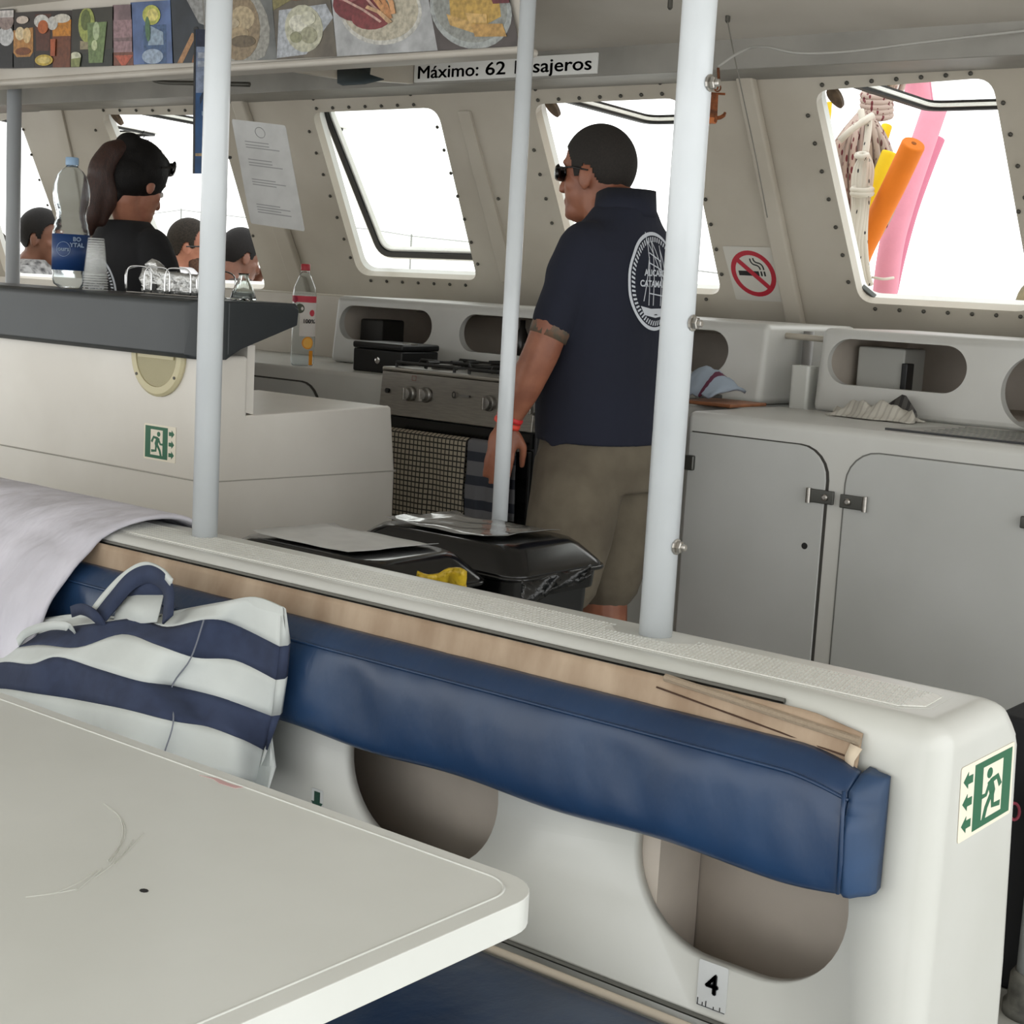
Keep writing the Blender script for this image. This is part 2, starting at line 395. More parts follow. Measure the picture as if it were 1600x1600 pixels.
# overhead locker that carries the posters
ol = thing('trim_2', 'grey overhead shelf carrying the menu posters', None, (-4.5, 3.2, 1.93), kind='structure')
XR = onY(812, 40, 3.2).x
MB().box(-8.2, XR, 3.21, 3.24, 1.91, 2.2).build('fascia', HEAD, ol, bevel=.003)
MB().box(-8.2, XR, 3.2, 3.29, 1.899, 1.922).build('shelf_board', HEAD, ol, bevel=.012, seg=3)
for px in (385,):
    a = onY(px, 90, 3.22).x
    MB().prism([(3.24, 1.92), (3.24, 2.14), (3.95, 2.05), (3.95, 1.96), (3.6, 1.93)], (a, 0, 0), Y_, Z_, X_, -.015, .015).build('bracket', GELW, ol, bevel=.004)
# ------------------------------------------------------------------ bench-back partition
pa = thing('bench_partition', 'long white moulded bench back with oval cut-outs and non-slip top', 'partition', (-1.8, 1.7, 0))
XE = -.640
prof = [(1.592, 0), (1.592, .85), (1.785, .85), (1.838, .805), (1.872, .50), (1.90, 0)]
secs = [[Vector((X, y, z)) for y, z in prof] for X in (-4.2, XE)]
body = MB().loft([secs[1], secs[0]]).build('moulding', [GEL, RAW], pa, bevel=.032, seg=4)
cav = MB(); cav.cur = 1; cav.box(-4.0, -.68, 1.612, 1.715, .1, .80)
cuts = [cav]
for x0, x1 in ((-1.035, -.735), (-1.552, -1.258), (-2.07, -1.775)):
    c = MB(); c.cur = 0; c.prism(stadium(x0, x1, .49, .722), (0, 1.5, 0), X_, Z_, -Y_, -.2, .05); cuts.append(c)
bake(body, cuts)
for p in body.data.polygons: p.use_smooth = True
# inner divider seen through the right cut-out
MB().box(-1.24, -1.008, 1.613, 1.714, .101, .799).build('divider', RAW, pa)
# non-slip panel on the top, dimpled
NS = bpy.data.materials.new('nonslip_gelcoat'); NS.use_nodes = True
nt = NS.node_tree; b = nt.nodes['Principled BSDF']; b.inputs['Base Color'].default_value = lin((226, 226, 220)); b.inputs['Roughness'].default_value = .33
tc = nt.nodes.new('ShaderNodeTexCoord'); mp = nt.nodes.new('ShaderNodeMapping'); mp.inputs['Rotation'].default_value = (0, 0, .785); mp.inputs['Scale'].default_value = (105, 105, 105)
ck = nt.nodes.new('ShaderNodeTexVoronoi'); ck.feature = 'F1'; ck.distance = 'CHEBYCHEV'; ck.inputs['Randomness'].default_value = 0; ck.inputs['Scale'].default_value = 1
bp = nt.nodes.new('ShaderNodeBump'); bp.inputs['Strength'].default_value = .8; bp.inputs['Distance'].default_value = .004; bp.invert = True
nt.links.new(tc.outputs['Object'], mp.inputs['Vector']); nt.links.new(mp.outputs['Vector'], ck.inputs['Vector']); nt.links.new(ck.outputs['Distance'], bp.inputs['Height']); nt.links.new(bp.outputs['Normal'], b.inputs['Normal'])
nsp = [(-3.9, 1.638), (-.72, 1.638), (-.695, 1.66), (-.70, 1.72), (-.74, 1.728), (-1.02, 1.728), (-1.06, 1.69), (-1.15, 1.69), (-1.19, 1.728), (-3.9, 1.728)]
MB().prism(nsp, (0, 0, .85), X_, Y_, Z_, -.002, .0018).build('nonslip_panel', NS, pa)
MB().prism([(x, y) for x, y in ((-3.9, 1.632), (-.715, 1.632), (-.688, 1.658), (-.692, 1.727), (-.736, 1.735), (-3.9, 1.735))], (0, 0, .85), X_, Y_, Z_, -.002, .0006).build('panel_border', GEL, pa)
st_ = MB(); c_ = .0062
for i in range(int(1.75/c_)):
    for j in range(7):
        x = -2.44 + i*c_ + (c_/2 if j % 2 else 0); y = 1.645 + j*.0125
        if x > -.715 or (-1.17 < x < -1.04 and y > 1.685): continue
        h = .0042; st_.add([(x-h*.72, y, .8515), (x, y-.0062, .8515), (x+h*.72, y, .8515), (x, y+.0062, .8515), (x, y, .8534)], [(0, 1, 4), (1, 2, 4), (2, 3, 4), (3, 0, 4)])
so_ = st_.build('nonslip_studs', GEL, pa); so_['kind'] = 'stuff'
MB().tube([(-3.95, 1.594, .838), (-.84, 1.594, .838)], .0035, 6).build('awning_track', DSTEEL, pa)

# tan webbing strip hanging from the track
wb = thing('webbing_strip', 'frayed tan webbing strip hung in the track above the blue backrest', 'webbing', (-1.8, 1.588, .80))
rowsA = []
N_ = 160
for j, z in enumerate((.836, .826, .816, .806, .798, .790)):
    r_ = []
    for k in range(N_+1):
        x = -3.9 + (3.9-.735)*k/N_; y = 1.5865 - .002*j + .0016*math.sin(x*37+j)*(j/5) + .0012*math.sin(x*91+1.3)*(j/5)
        zz = z
        if x > -.80 : zz = z - (x+.80)*.18
        r_.append((x, y, zz))
    rowsA.append(r_)
MB().sheet(rowsA).build('webbing', TAN, wb, smooth=True, solid=.003)
MB().tube([(-1.0, 1.583, .836), (-.735, 1.581, .816)], .005, 8).build('bolt_rope', mat('tan_rope', (150, 135, 116), .9, bump=.8, bscale=300), wb)
MB().tube([(-1.01, 1.580, .822), (-.74, 1.578, .795)], .0012, 5).build('stitching', mat('brown_thread', (70, 50, 38), .9), wb)
MB().sheet([[(-.745, 1.579, .812), (-.73, 1.577, .809)], [(-.75, 1.578, .796), (-.737, 1.575, .794)], [(-.748, 1.577, .784), (-.738, 1.574, .778)]]).build('frayed_end', mat('cream_webbing', (206, 190, 168), .9), wb, smooth=True, solid=.002)

# blue backrest cushion: sloped top band, seam, padded front, end cap
bk = thing('backrest_cushion', 'long navy blue vinyl backrest cushion on the white bench back', 'cushion', (-1.4, 1.55, .64))
def csec(x, s, e):
    """cross-section; s shrinks towards the end, e bulges"""
    w1 = .004*math.sin(x*23) + .003*math.sin(x*57+2)
    zt = .806 - s*.018; zb = .640 + s*.004 + .003*math.sin(x*19+1)
    def wr(z): return (1-s)*(.007*noise.noise(Vector((x*9+z*4, z*5, 1.7))) + .004*noise.noise(Vector((x*24+z*9, z*9, 5.1))))
    return [Vector((x, 1.589, zt)), Vector((x, 1.566, zt-.004)), Vector((x, 1.541, zt-.019)), Vector((x, 1.531+s*.01, zt-.030)), Vector((x, 1.5255+wr(.76)*.6+s*.012, zt-.045)), Vector((x, 1.522+wr(.74)+s*.012, .742)),
            Vector((x, 1.520+wr(.72)+s*.012, .722)), Vector((x, 1.5205+wr(.70)+s*.012, .702)), Vector((x, 1.522+wr(.68)+s*.012, .682)), Vector((x, 1.5255+wr(.66)*.8+s*.012, zb+.022)), Vector((x, 1.533+s*.008, zb+.008)), Vector((x, 1.55, zb)), Vector((x, 1.589, zb+.004))]
xs = [-2.6 + .014*k for k in range(int((2.6-.75)/.014)+1)] + [-.735, -.728, -.724]
MB().loft([csec(x, 0 if x < -.80 else ((x+.80)/.076)**1.5, 0) for x in xs][::-1]).build('pad', NAVY, bk, smooth=True, sub=1)
cap = [csec(-.724, 1, 0)]
e1 = [Vector((-.710, p.y*.7+1.575*.3, p.z*.97+.72*.03)) for p in cap[0]]; e2 = [Vector((-.697, p.y*.25+1.586*.75, p.z*.93+.72*.07)) for p in cap[0]]
NAVY2 = mat('navy_vinyl_end', (42, 72, 110), .5, noise=.2, nscale=6, bump=.2, bscale=20)
e0 = [Vector((-.7165, p.y*.92+1.57*.08, p.z*.995+.72*.005)) for p in cap[0]]; e3 = [Vector((-.7005, p.y*.5+1.583*.5, p.z*.95+.72*.05)) for p in cap[0]]
MB().loft([e2, e3, e1, e0, cap[0]]).build('end_cap', NAVY2, bk, smooth=True)
sm_ = [csec(x, 0 if x < -.80 else ((x+.80)/.076)**1.5, 0)[3] + Vector((0, -.0005, .001)) for x in xs]
MB().tube(sm_, .0022, 6).build('piping', NAVY, bk, smooth=True)
MB().tube([(-.727, 1.535, .77), (-.724, 1.53, .74), (-.722, 1.532, .69), (-.724, 1.535, .652)], .0025, 6).build('piping', NAVY, bk, smooth=True)

# seat below with its cushion
sb = thing('bench_seat', 'white moulded bench seat base under the table', 'bench', (-2.3, 1.4, 0))
MB().box(-4.0, -.62, 1.12, 1.59, 0, .36).build('seat_base', GEL, sb, bevel=.02)
sc = thing('seat_cushion', 'navy blue vinyl seat cushion half hidden below the white table', 'cushion', (-2.3, 1.35, .36))
secs = []
for k in range(60):
    x = -3.9 + (3.9-.78)*k/59; w1 = .004*math.sin(x*17)+.003*math.sin(x*41)
    secs.append([Vector((x, 1.10, .365)), Vector((x, 1.09, .39)), Vector((x, 1.11, .415+w1)), Vector((x, 1.25, .428+w1)), Vector((x, 1.42, .424+w1)), Vector((x, 1.55, .414)), Vector((x, 1.575, .40)), Vector((x, 1.575, .365))])
MB().loft(secs[::-1]).build('pad', NAVY, sc, smooth=True, sub=1)
MB().tube([(-3.9, 1.572, .409), (-.78, 1.572, .409)], .006, 8).build('piping', mat('beige_piping', (190, 178, 160), .7), sc, smooth=True)
MB().tube([(-3.9, 1.586, .420), (-.7, 1.586, .420)], .0035, 6).build('rail', DSTEEL, sb)

# ------------------------------------------------------------------ table
tb = thing('dining_table', 'white moulded table with rounded edge in the foreground', 'table', (-2.0, .7, 0))
TX, TY, TZ = -.885, 1.215, .70
MB().prism(rrect(-3.1, TX, .15, TY, .055, 8), (0, 0, TZ), X_, Y_, Z_, -.034, 0).build('table_top', GELT, tb, bevel=.014, seg=4)
ring = rrect(-3.1+.022, TX-.024, .15+.022, TY-.02, .042, 8)
MB().tube([Vector((x, y, TZ-.0002)) for x, y in ring], .0016, 6, closed=True).build('edge_bead', GELT, tb, smooth=True)
MB().lathe([(.2, 0), (.2, .02), (.05, .05), (.045, .60), (.12, .665)], (-2.0, .7, 0), 24).build('pedestal', GEL, tb, smooth=True)
MB().prism(disc(0, 0, .005, .004, 8), onZ(225, 1392, TZ), X_, Y_, Z_, 0, .0006).build('speck', INK, tb)
pk = mat('pink_stain', (205, 168, 168), .5)
c0 = onZ(345, 1221, TZ)
MB().prism([(-.035, -.004), (-.01, .004), (.012, .002), (.034, .005), (.030, -.004), (.004, -.006), (-.012, -.001)], c0, X_, Y_, Z_, 0, .0004).build('stain', pk, tb)
SCR = mat('scratch', (196, 197, 190), .5)
mb = MB()
for a, b_, c in (((162, 1256), (218, 1285), (170, 1347)), ((168, 1262), (222, 1290), (172, 1350)), ((187, 1276), (212, 1310), (168, 1345)), ((208, 1312), (190, 1345), (150, 1370)), ((225, 1302), (200, 1330), (180, 1350)), ((150, 1360), (130, 1380), (80, 1398)), ((160, 1356), (140, 1376), (120, 1392)), ((120, 1390), (80, 1398), (40, 1402))):
    mb.tube([Vector((p.x, p.y, TZ+.0001)) for p in (onZ(q[0], q[1], TZ) for q in bez(a, b_, c, 8))], .0007, 4)
mb.build('scratches', SCR, tb)

# ------------------------------------------------------------------ poles
def pole(label, x, y, z0, z1, r=.0215, m=WPAINT, foot=True):
    e = thing('support_pole', label, 'pole', (x, y, z0), 'white roof poles')
    MB().lathe([(r, 0), (r, z1-z0)], (x, y, z0), 28).build('tube', m, e, smooth=True)
    if foot: MB().lathe([(r+.012, 0), (r+.012, .003), (r+.004, .009), (r, .01)], (x, y, z0), 28).build('foot_flange', GEL, e, smooth=True)
    return e
p1 = pole('white pole standing on the bench back, left one beside the towel', -2.03, 1.72, .85, 2.27, foot=False)
p2 = pole('thickest white pole with three bolts, in front of the man', -1.107, 1.72, .85, 2.27, .0225, foot=False)
a = P(803, 405, 3.72)
p3 = pole('slim white pole rising behind the black bins', a.x, a.y, 0, 2.25, .0195)
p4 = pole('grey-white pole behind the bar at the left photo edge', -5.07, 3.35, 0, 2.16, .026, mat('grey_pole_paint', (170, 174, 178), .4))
def pbolt(e, px, py, cx, cy, r):
    # bolt on the side of the pole that faces right
    d = (CR*.82 - CF*.57); d.z = 0; d.normalize(); u = Z_.cross(d).normalized()
    o = Vector((cx, cy, onY(px, py, cy).z)) + d*r*.95
    b1 = MB().lathe([(.011, 0), (.011, .0025), (.0085, .003)], o, 12, (u, Z_, d)); b1.lathe([(.0082, .003), (.0082, .0085), (.006, .0095)], o, 6, (u, Z_, d))
    b1.lathe([(.0048, .0085), (.0048, .014), (.0035, .015), (0, .015)], o, 10, (u, Z_, d)); b1.build('pole_bolt', STEEL, e)
for y in (131, 504, 857): pbolt(p2, 1070, y, -1.107, 1.72, .0225)
tp = MB().tube([P(360, 246, 2.66), P(352, 246, 2.64)], .003, 6); tp.build('cable_tie', BLACK, p1)

# ------------------------------------------------------------------ stickers
def exit_sign(label, o, U, V, w, h, flip=False, wide=1.33):
    """running-figure sign: green field w x h with origin at its lower-left; arrows beside it"""
    U = Vector(U).normalized(); V = Vector(V).normalized(); N = U.cross(V); o = Vector(o)
    e = thing('exit_sign', label, 'sign', o)
    def q(pts, m, l, nm, holes=()):
        pts = [((1-x if flip else x)*w, y*h) for x, y in pts]; holes = [[((1-x if flip else x)*w, y*h) for x, y in k] for k in holes]
        MB().prism(pts, o, U, V, N, 0, .0006+.0004*l, holes).build(nm, m, e)
    q(rrect(-.06, wide+.02, -.06, 1.06, .04), CREAMP, 0, 'sticker_base')
    door = [(.24, .1), (.78, .1), (.78, .9), (.24, .9)]
    q([(0, 0), (1, 0), (1, 1), (0, 1)], GREEN, 1, 'green_field', [door])
    q([(.24, .1), (.78, .1), (.78, .9), (.24, .9)], CREAMP, .5, 'doorway')
    q(disc(.6, .77, .075, .08), GREEN, 1, 'figure_head')
    mb = [stroke([(.58, .66), (.5, .45), (.52, .42)], .15), stroke([(.57, .63), (.38, .66), (.29, .5)], .085), stroke([(.59, .62), (.68, .46), (.80, .46)], .07), stroke([(.50, .46), (.48, .24), (.28, .22)], .085), stroke([(.53, .44), (.66, .26), (.72, .08)], .085)]
    for i_, s_ in enumerate(mb): q(s_, GREEN, 1.1+.12*i_, 'figure_limb')
    for y in (.17, .5, .83):
        q([(1.05, y-.06), (1.17, y-.06), (1.17, y-.125), (1.29, y), (1.17, y+.125), (1.17, y+.06), (1.05, y+.06)], GREEN, 1, 'arrow')
    return e
# on the end face of the partition: arrows point towards the front edge
o = onX(1512, 1290, XE+.001)
es1 = exit_sign('green running-man exit sign on the end of the white bench back', Vector((XE+.0005, 1.692, .708)), Y_, Vector((0, -.10, 1)), .112, .082, flip=True)
# ------------------------------------------------------------------ bar block
YB = 2.5; XB = -2.956
ba = thing('bar_cabinet', 'white moulded bar block with low side ledge and seam line', 'bar', (-4.0, 2.8, 0))
GELB = gelcoat('bar_gelcoat', (228, 224, 216), (216, 211, 202), .36)
GELB2 = GELB
MB().box(-6.2, XB, YB, 2.635, 0, 1.094).build('bar_wall', GELB, ba, bevel=.014, seg=3)
MB().prism([(2.52, 0), (3.2, 0), (3.19, .775), (3.165, .955), (2.52, .942)], (XB+.0004, 0, 0), Y_, Z_, X_, -.55, 0).build('side_ledge', GELB, ba, bevel=.014, seg=3)
MB().prism([(2.635, .95), (2.66, .945), (2.66, 1.12), (2.635, 1.12)], (XB-.01, 0, 0), Y_, Z_, X_, -.5, 0).build('ledge_riser', GELB, ba)
SEAM = mat('seam_line', (176, 172, 163), .7)  # seam lines, slightly darker than the bar moulding
MB().tube([(-6.2, YB-.001, .782), (XB+.002, YB-.001, .782)], .0022, 6).build('seam', SEAM, ba)
MB().tube([(XB-.0005, YB, .782), (XB-.0005, 3.19, .772)], .0022, 6).build('seam', SEAM, ba)
bt = thing('bar_counter', 'charcoal grey bar top with a deep rounded front edge', 'bar top', (-4.2, 2.6, 1.1))
# the slab: deep at the front edge, tapering at the overhanging end
y0, y1, zt = 2.455, 2.775, 1.229
secs = []
def barsec(x, yb, thin, dx=0):
    return [Vector((x, y0+.012, 1.084+thin)), Vector((x, y0, 1.095+thin)), Vector((x, y0, zt-.02)), Vector((x, y0+.006, zt-.006)), Vector((x, y0+.02, zt)), Vector((x, yb-.01, zt)), Vector((x, yb, zt-.008)), Vector((x, yb, zt-.045)), Vector((x, yb-.06, zt-.05)), Vector((x, y0+.1, 1.095+thin))]
xs = [-6.2, -5, -4, -3.4, -3.1]
secs = [barsec(x, y1, 0) for x in xs]
# rounded end around the front-right corner
for a in (15, 30, 45, 60, 75, 88):
    t = math.radians(a); x = -3.02 + .085*math.sin(t); yo = .085*(1-math.cos(t))
    s_ = barsec(x, y1, 0); s_ = [Vector((p.x, max(p.y, y0+yo+(p.y-y0)*.2) if p.y < y0+.12 else p.y, p.z)) for p in s_]; secs.append(s_)
MB().loft(secs[::-1]).build('slab', DARKBAR, bt, smooth=False, bevel=.004)
MB().prism([(y0+.085, 1.096), (y1, zt-.055), (y1+.004, zt-.014), (y1-.02, zt-.0005), (y0+.085, zt-.0005)], (-2.94, 0, 0), Y_, Z_, X_, -.12, .006).build('end_overhang', DARKBAR, bt, bevel=.006, seg=3)
# yellowed vent under the bar edge
VENT = mat('yellowed_plastic', (205, 196, 160), .5); VENT2 = mat('yellowed_mesh', (176, 168, 136), .7, bump=.5, bscale=400)
vc = Vector((-3.142, YB, 1.083))
vn = thing('vent_cover', 'round yellowed plastic vent cover half hidden under the bar edge', 'vent', vc)
MB().lathe([(.105, 0), (.105, .006), (.098, .012), (.08, .012), (.08, .006), (0, .006)], vc, 40, (X_, Z_, -Y_)).build('vent_ring', VENT, vn, smooth=False, bevel=.001)
MB().lathe([(.079, .0062), (.079, .009), (0, .009)], vc, 40, (X_, Z_, -Y_)).build('vent_mesh', VENT2, vn)
MB().box(vc.x-.07, vc.x+.07, YB-.013, YB-.008, vc.z-.008, vc.z+.004).build('vent_bar', VENT, vn)
for a in (-35, -145): MB().lathe([(.004, .012), (.004, .014), (0, .014)], vc + X_*.091*math.cos(math.radians(a)) + Z_*.091*math.sin(math.radians(a)), 8, (X_, Z_, -Y_)).build('screw', BOLT, vn)
a = onY(227, 713, YB); exit_sign('small green running-man exit sign on the front of the bar', Vector((a.x, YB-.0005, a.z)), X_, Z_, .089, .081)

# things on the bar
ZT = zt
WATER = mat('clear_pet', (246, 250, 252), .06, trans=1, ior=1.12)
def bar_at(px, py, Y): q = onY(px, py, Y); return Vector((q.x, Y, ZT))
o = bar_at(110, 443, 2.66); H = .315/.315
wbt = thing('water_bottle', 'clear ribbed water bottle with blue label on the bar', 'bottle', o)
pr = [(.0, .004), (.030, .0), (.046, .010), (.051, .026), (.049, .036), (.051, .042), (.051, .136), (.050, .142), (.046, .150), (.047, .156), (.042, .170), (.041, .184), (.044, .196), (.047, .204), (.050, .216), (.0515, .232), (.049, .255), (.041, .277), (.029, .291), (.019, .298), (.0155, .302), (.0155, .318)]
pr = [(r, z*1.12) for r, z in pr]; mb = MB().lathe(pr, o, 32); mb.lathe([(max(r-.0015, .0), z+.001) for r, z in pr[1:-1]][::-1], o, 32)
wbt_b = mb.build('bottle_body', WATER, wbt, smooth=True)
LBLUE = mat('blue_label', (26, 58, 108), .45)
MB().lathe([(.0518, .050), (.0518, .150)], o, 32).build('bottle_label', LBLUE, wbt, smooth=True)
MB().lathe([(.0175, .340), (.018, .342), (.018, .360), (.016, .362), (0, .362)], o, 20).build('bottle_cap', mat('pale_blue_cap', (140, 168, 196), .4), wbt, smooth=True)
d = (EYE-o); d.z = 0; d.normalize(); u = Z_.cross(d).normalized()
c = o + d*.0472 - u*.022 + Z_*.095
put_text('label_lettering', 'BO\nYTAL', .016, o + d*.0545 + u*.016 + Z_*.128, u, Z_, mat('label_white', (150, 170, 196), .5), wbt, bold=.0006)
put_text('label_lettering', 'ours', .017, o + d*.0545 - u*.02 + Z_*.108, u, Z_, mat('label_white', (150, 170, 196), .5), wbt, bold=.0006)
mb = MB().tube([o + d*(.051 + .004) - u*(.02 - .018*math.cos(t)) + Z_*(.108+.02*math.sin(t)) for t in [2*math.pi*k/24 for k in range(24)]], .0006, 4, closed=True); mb.build('label_ring', mat('label_white', (150, 170, 196), .5), wbt)
# upside-down cups nested in a stack
CUP = mat('cup_plastic', (246, 248, 246), .1, alpha=.11); RIM = mat('cup_rim_plastic', (236, 238, 236), .2, alpha=.5)
o = bar_at(149, 450, 2.63)
cm = MB(); cp = [(.033, 0), (.034, .002), (.0325, .004), (.0225, .098), (.0215, .1), (0, .1)]
cm.lathe(cp[2:], (0, 0, 0), 24); cm.cur = 1; cm.tube([(.033*math.cos(2*math.pi*k/24), .033*math.sin(2*math.pi*k/24), .0018) for k in range(24)], .0016, 6, closed=True); cm.lathe([(.0215, .0985), (.0218, .1), (.02, .101), (0, .101)], (0, 0, 0), 24); cm.cur = 0
cme = cm.mesh('plastic_cup', [CUP, RIM], True)
for k in range(7):
    q = link('plastic_cup', cme); q.location = o + Z_*(.0068*k)
    tag(q, ['topmost clear plastic cup of the upside-down stack on the bar', 'clear plastic cup nested inside the upside-down stack on the bar'][0 if k == 6 else 1], 'cup', 'nested plastic cups')
# wire rack with foil packet
o = bar_at(280, 461, 2.66)
rk = thing('wire_rack', 'chrome wire napkin rack on the bar beside the pole', 'rack', o)
xa, xb = bar_at(207, 457, 2.62).x, bar_at(356, 463, 2.70).x
for k, f in enumerate((0, .26, .55, 1.0)):
    x = xa + (xb-xa)*f; w = .03
    MB().tube(catmull([(x, 2.60, ZT+.003), (x, 2.60, ZT+.05), (x+.003, 2.604, ZT+.066), (x+.014, 2.61, ZT+.072), (x+.05, 2.62, ZT+.072), (x+.062, 2.625, ZT+.066), (x+.066, 2.63, ZT+.05), (x+.066, 2.63, ZT+.003)], 4), .0022, 6).build('wire_hoop', CHROME, rk, smooth=True)
MB().tube([(xa, 2.60, ZT+.003), (xb, 2.60, ZT+.003), (xb+.06, 2.63, ZT+.003), (xb, 2.72, ZT+.003), (xa, 2.72, ZT+.003)], .0022, 6, closed=True).build('wire_base', CHROME, rk)
for x in (xa, xb): MB().tube(catmull([(x, 2.72, ZT+.003), (x, 2.72, ZT+.06), (x, 2.66, ZT+.072), (x, 2.60, ZT+.06), (x, 2.60, ZT+.003)], 4), .0022, 6).build('wire_hoop', CHROME, rk, smooth=True)
FOIL = mat('crumpled_foil', (196, 196, 194), .3, .7, bump=.7, bscale=35, bdist=.012)
fo = MB(); rr = []
for j in range(8):
    r_ = []
    for k in range(22):
        f = k/21; x = xa + .008 + (xb-xa-.01)*f; z = ZT + .006 + j/7*(.06 + .03*math.exp(-((f-.16)/.08)**2) - .012*f)
        r_.append((x, 2.65 + .006*math.sin(k*1.7+j) + .004*math.sin(k*3.1-j*2), z))
    rr.append(r_)
fo = fo.sheet(rr).build('foil_packet', FOIL, None, smooth=True, solid=.02); tag(fo, 'crumpled silver packet standing in the wire rack', 'packet')
MB().prism(disc(0, 0, .012, .009, 14), (xa+.075, 2.632, ZT+.02), X_, Z_, -Y_, 0, .002).build('packet_spot', INK, fo)
# glass carafe at the end of the bar
o = Vector((onY(380, 466, 2.70).x, 2.70, ZT-.001))
cf = MB().lathe([(0, .002), (.032, 0), (.034, .006), (.026, .03), (.015, .052), (.012, .064), (.015, .070), (.0135, .070), (.0105, .064), (.0135, .052), (.0245, .03), (.032, .007), (0, .005)], o, 24)
cf = cf.build('glass_carafe', mat('bottle_glass', (240, 246, 244), .03, trans=1, ior=1.3), smooth=True); tag(cf, 'small clear glass carafe at the end of the bar top', 'carafe')

# ------------------------------------------------------------------ galley left: counter, console, bottle, cash box
CX0, YC = -5.2, 3.6
gc = thing('galley_counter', 'low white galley counter with rounded cupboard door left of the stove', 'counter', (-4.3, 3.8, 0))
MB().box(CX0, -3.385, YC, 4.62, 0, 1.0).build('counter_body', GELD, gc, bevel=.016, seg=3)
dx = onY(500, 610, YC).x
MB().prism(rrect(dx-.85, dx+.005, .12, .955, .09), (0, YC, 0), X_, Z_, -Y_, -.01, .003).build('door_gap', mat('gap_dark', (60, 58, 54), .8), gc)
MB().prism(rrect(dx-.86, dx-.005, .13, .95, .085), (0, YC, 0), X_, Z_, -Y_, -.01, .008).build('cupboard_door', GELC, gc, bevel=.003)
# counter that runs on behind the stove and the man
gb = MB().box(-2.74, -2.27, 3.78, 4.62, 0, 1.0).build('back_counter', GELD, None, bevel=.014); tag(gb, 'white counter corner hidden behind the man in navy', 'counter')
def console(name, label, x0, x1, hol, yf=3.95, zb=1.001, ztop=1.238):
    o = MB(); pr = [(yf+.02, zb), (4.56, zb), (4.56, ztop), (yf+.045, ztop)]
    o.loft([[Vector((X, y, z)) for y, z in pr] for X in (x0, x1)])
    o = o.build(name, [GELD, RAW], None, bevel=.02, seg=3)
    c = MB(); c.cur = 1; c.box(x0+.03, x1-.03, yf+.06, 4.50, zb+.025, ztop-.02)
    cs = [c]
    for a, b_, z0, z1 in hol: k = MB(); k.prism(stadium(a, b_, z0, z1), (0, yf-.1, 0), X_, Z_, -Y_, -.3, .05); cs.append(k)
    bake(o, cs); tag(o, label, 'shelf unit')
    for p in o.data.polygons: p.use_smooth = False
    return o
c1 = console('galley_console', 'white moulded shelf with oval openings behind the stove', -4.03, -2.255, [(-4.0, -3.555, 1.085, 1.206), (-3.43, -2.99, 1.08, 1.205), (-2.82, -2.38, 1.08, 1.208)])
c2 = console('sink_console', 'white moulded shelf with oval openings behind the sink', -2.085, .2, [(-2.055, -1.645, 1.083, 1.211), (-1.545, -1.13, 1.01, 1.206)])
for o in (c1, c2):
    q = o.modifiers.new('n', 'EDGE_SPLIT'); q.split_angle = .6
    for p in o.data.polygons: p.use_smooth = True
# items inside the openings
q = MB().box(-3.97, -3.86, 4.06, 4.18, 1.028, 1.16).build('storage_box', mat('dark_box', (46, 44, 42), .6), bevel=.008); tag(q, 'dark box inside the left opening of the stove shelf', 'box')
q = MB().box(-2.03, -1.885, 4.12, 4.26, 1.027, 1.19).build('fuse_box', mat('pale_box', (176, 176, 170), .5), bevel=.006); tag(q, 'pale grey fuse box inside the opening behind the rag', 'box')
MB().box(-1.886, -1.868, 4.105, 4.15, 1.07, 1.15).build('socket_plate', BLACK, q, bevel=.002)
q = MB().tube([(-4.0, 4.4, 1.20), (-2.3, 4.4, 1.20)], .012, 10).build('shelf_pipe', GELW, smooth=True); tag(q, 'pale pipe running inside the stove shelf', 'pipe')
for k, (x, y) in enumerate(((-3.33, 4.2), (-3.26, 4.26), (-3.19, 4.22))):
    q = MB().lathe([(.0, 0), (.028, 0), (.028, .10), (.01, .14), (.01, .165), (0, .165)], (x, y, 1.027), 14).build('spice_bottle', mat('dark_glass', (52, 48, 44), .25), smooth=True); tag(q, 'dark bottle inside the middle opening of the stove shelf', 'bottle', 'bottles in the stove shelf')
# recess between the consoles: pipes and white canister
q = MB().tube([onY(1190, 521, 4.1), onY(1300, 531, 4.1)], .0095, 10).build('horizontal_pipe', GELW, smooth=True); tag(q, 'cream pipe bridging the two white shelves', 'pipe')
a = onY(1262, 545, 4.2); q = MB().tube([(a.x, 4.2, .0), (a.x, 4.2, 1.22)], .016, 12).build('vertical_pipe', mat('grey_pipe', (150, 148, 146), .4), smooth=True); tag(q, 'grey upright pipe beside the sink shelf', 'pipe')
a = onY(1254, 600, 4.02); q = MB().prism(rrect(-.03, .03, -.03, .03, .01), (a.x+.004, 4.02, 1.0), X_, Y_, Z_, 0, .125).build('white_canister', GEL, bevel=.004); tag(q, 'white upright box in the gap between the shelves', 'box')
# bulkhead in the recess
q = MB().box(-5.6, -4.04, 4.2, 4.24, .9, 1.237).build('wall_locker', GELW, bevel=.01); tag(q, 'cream upright panel behind the juice bottle', kind='structure')

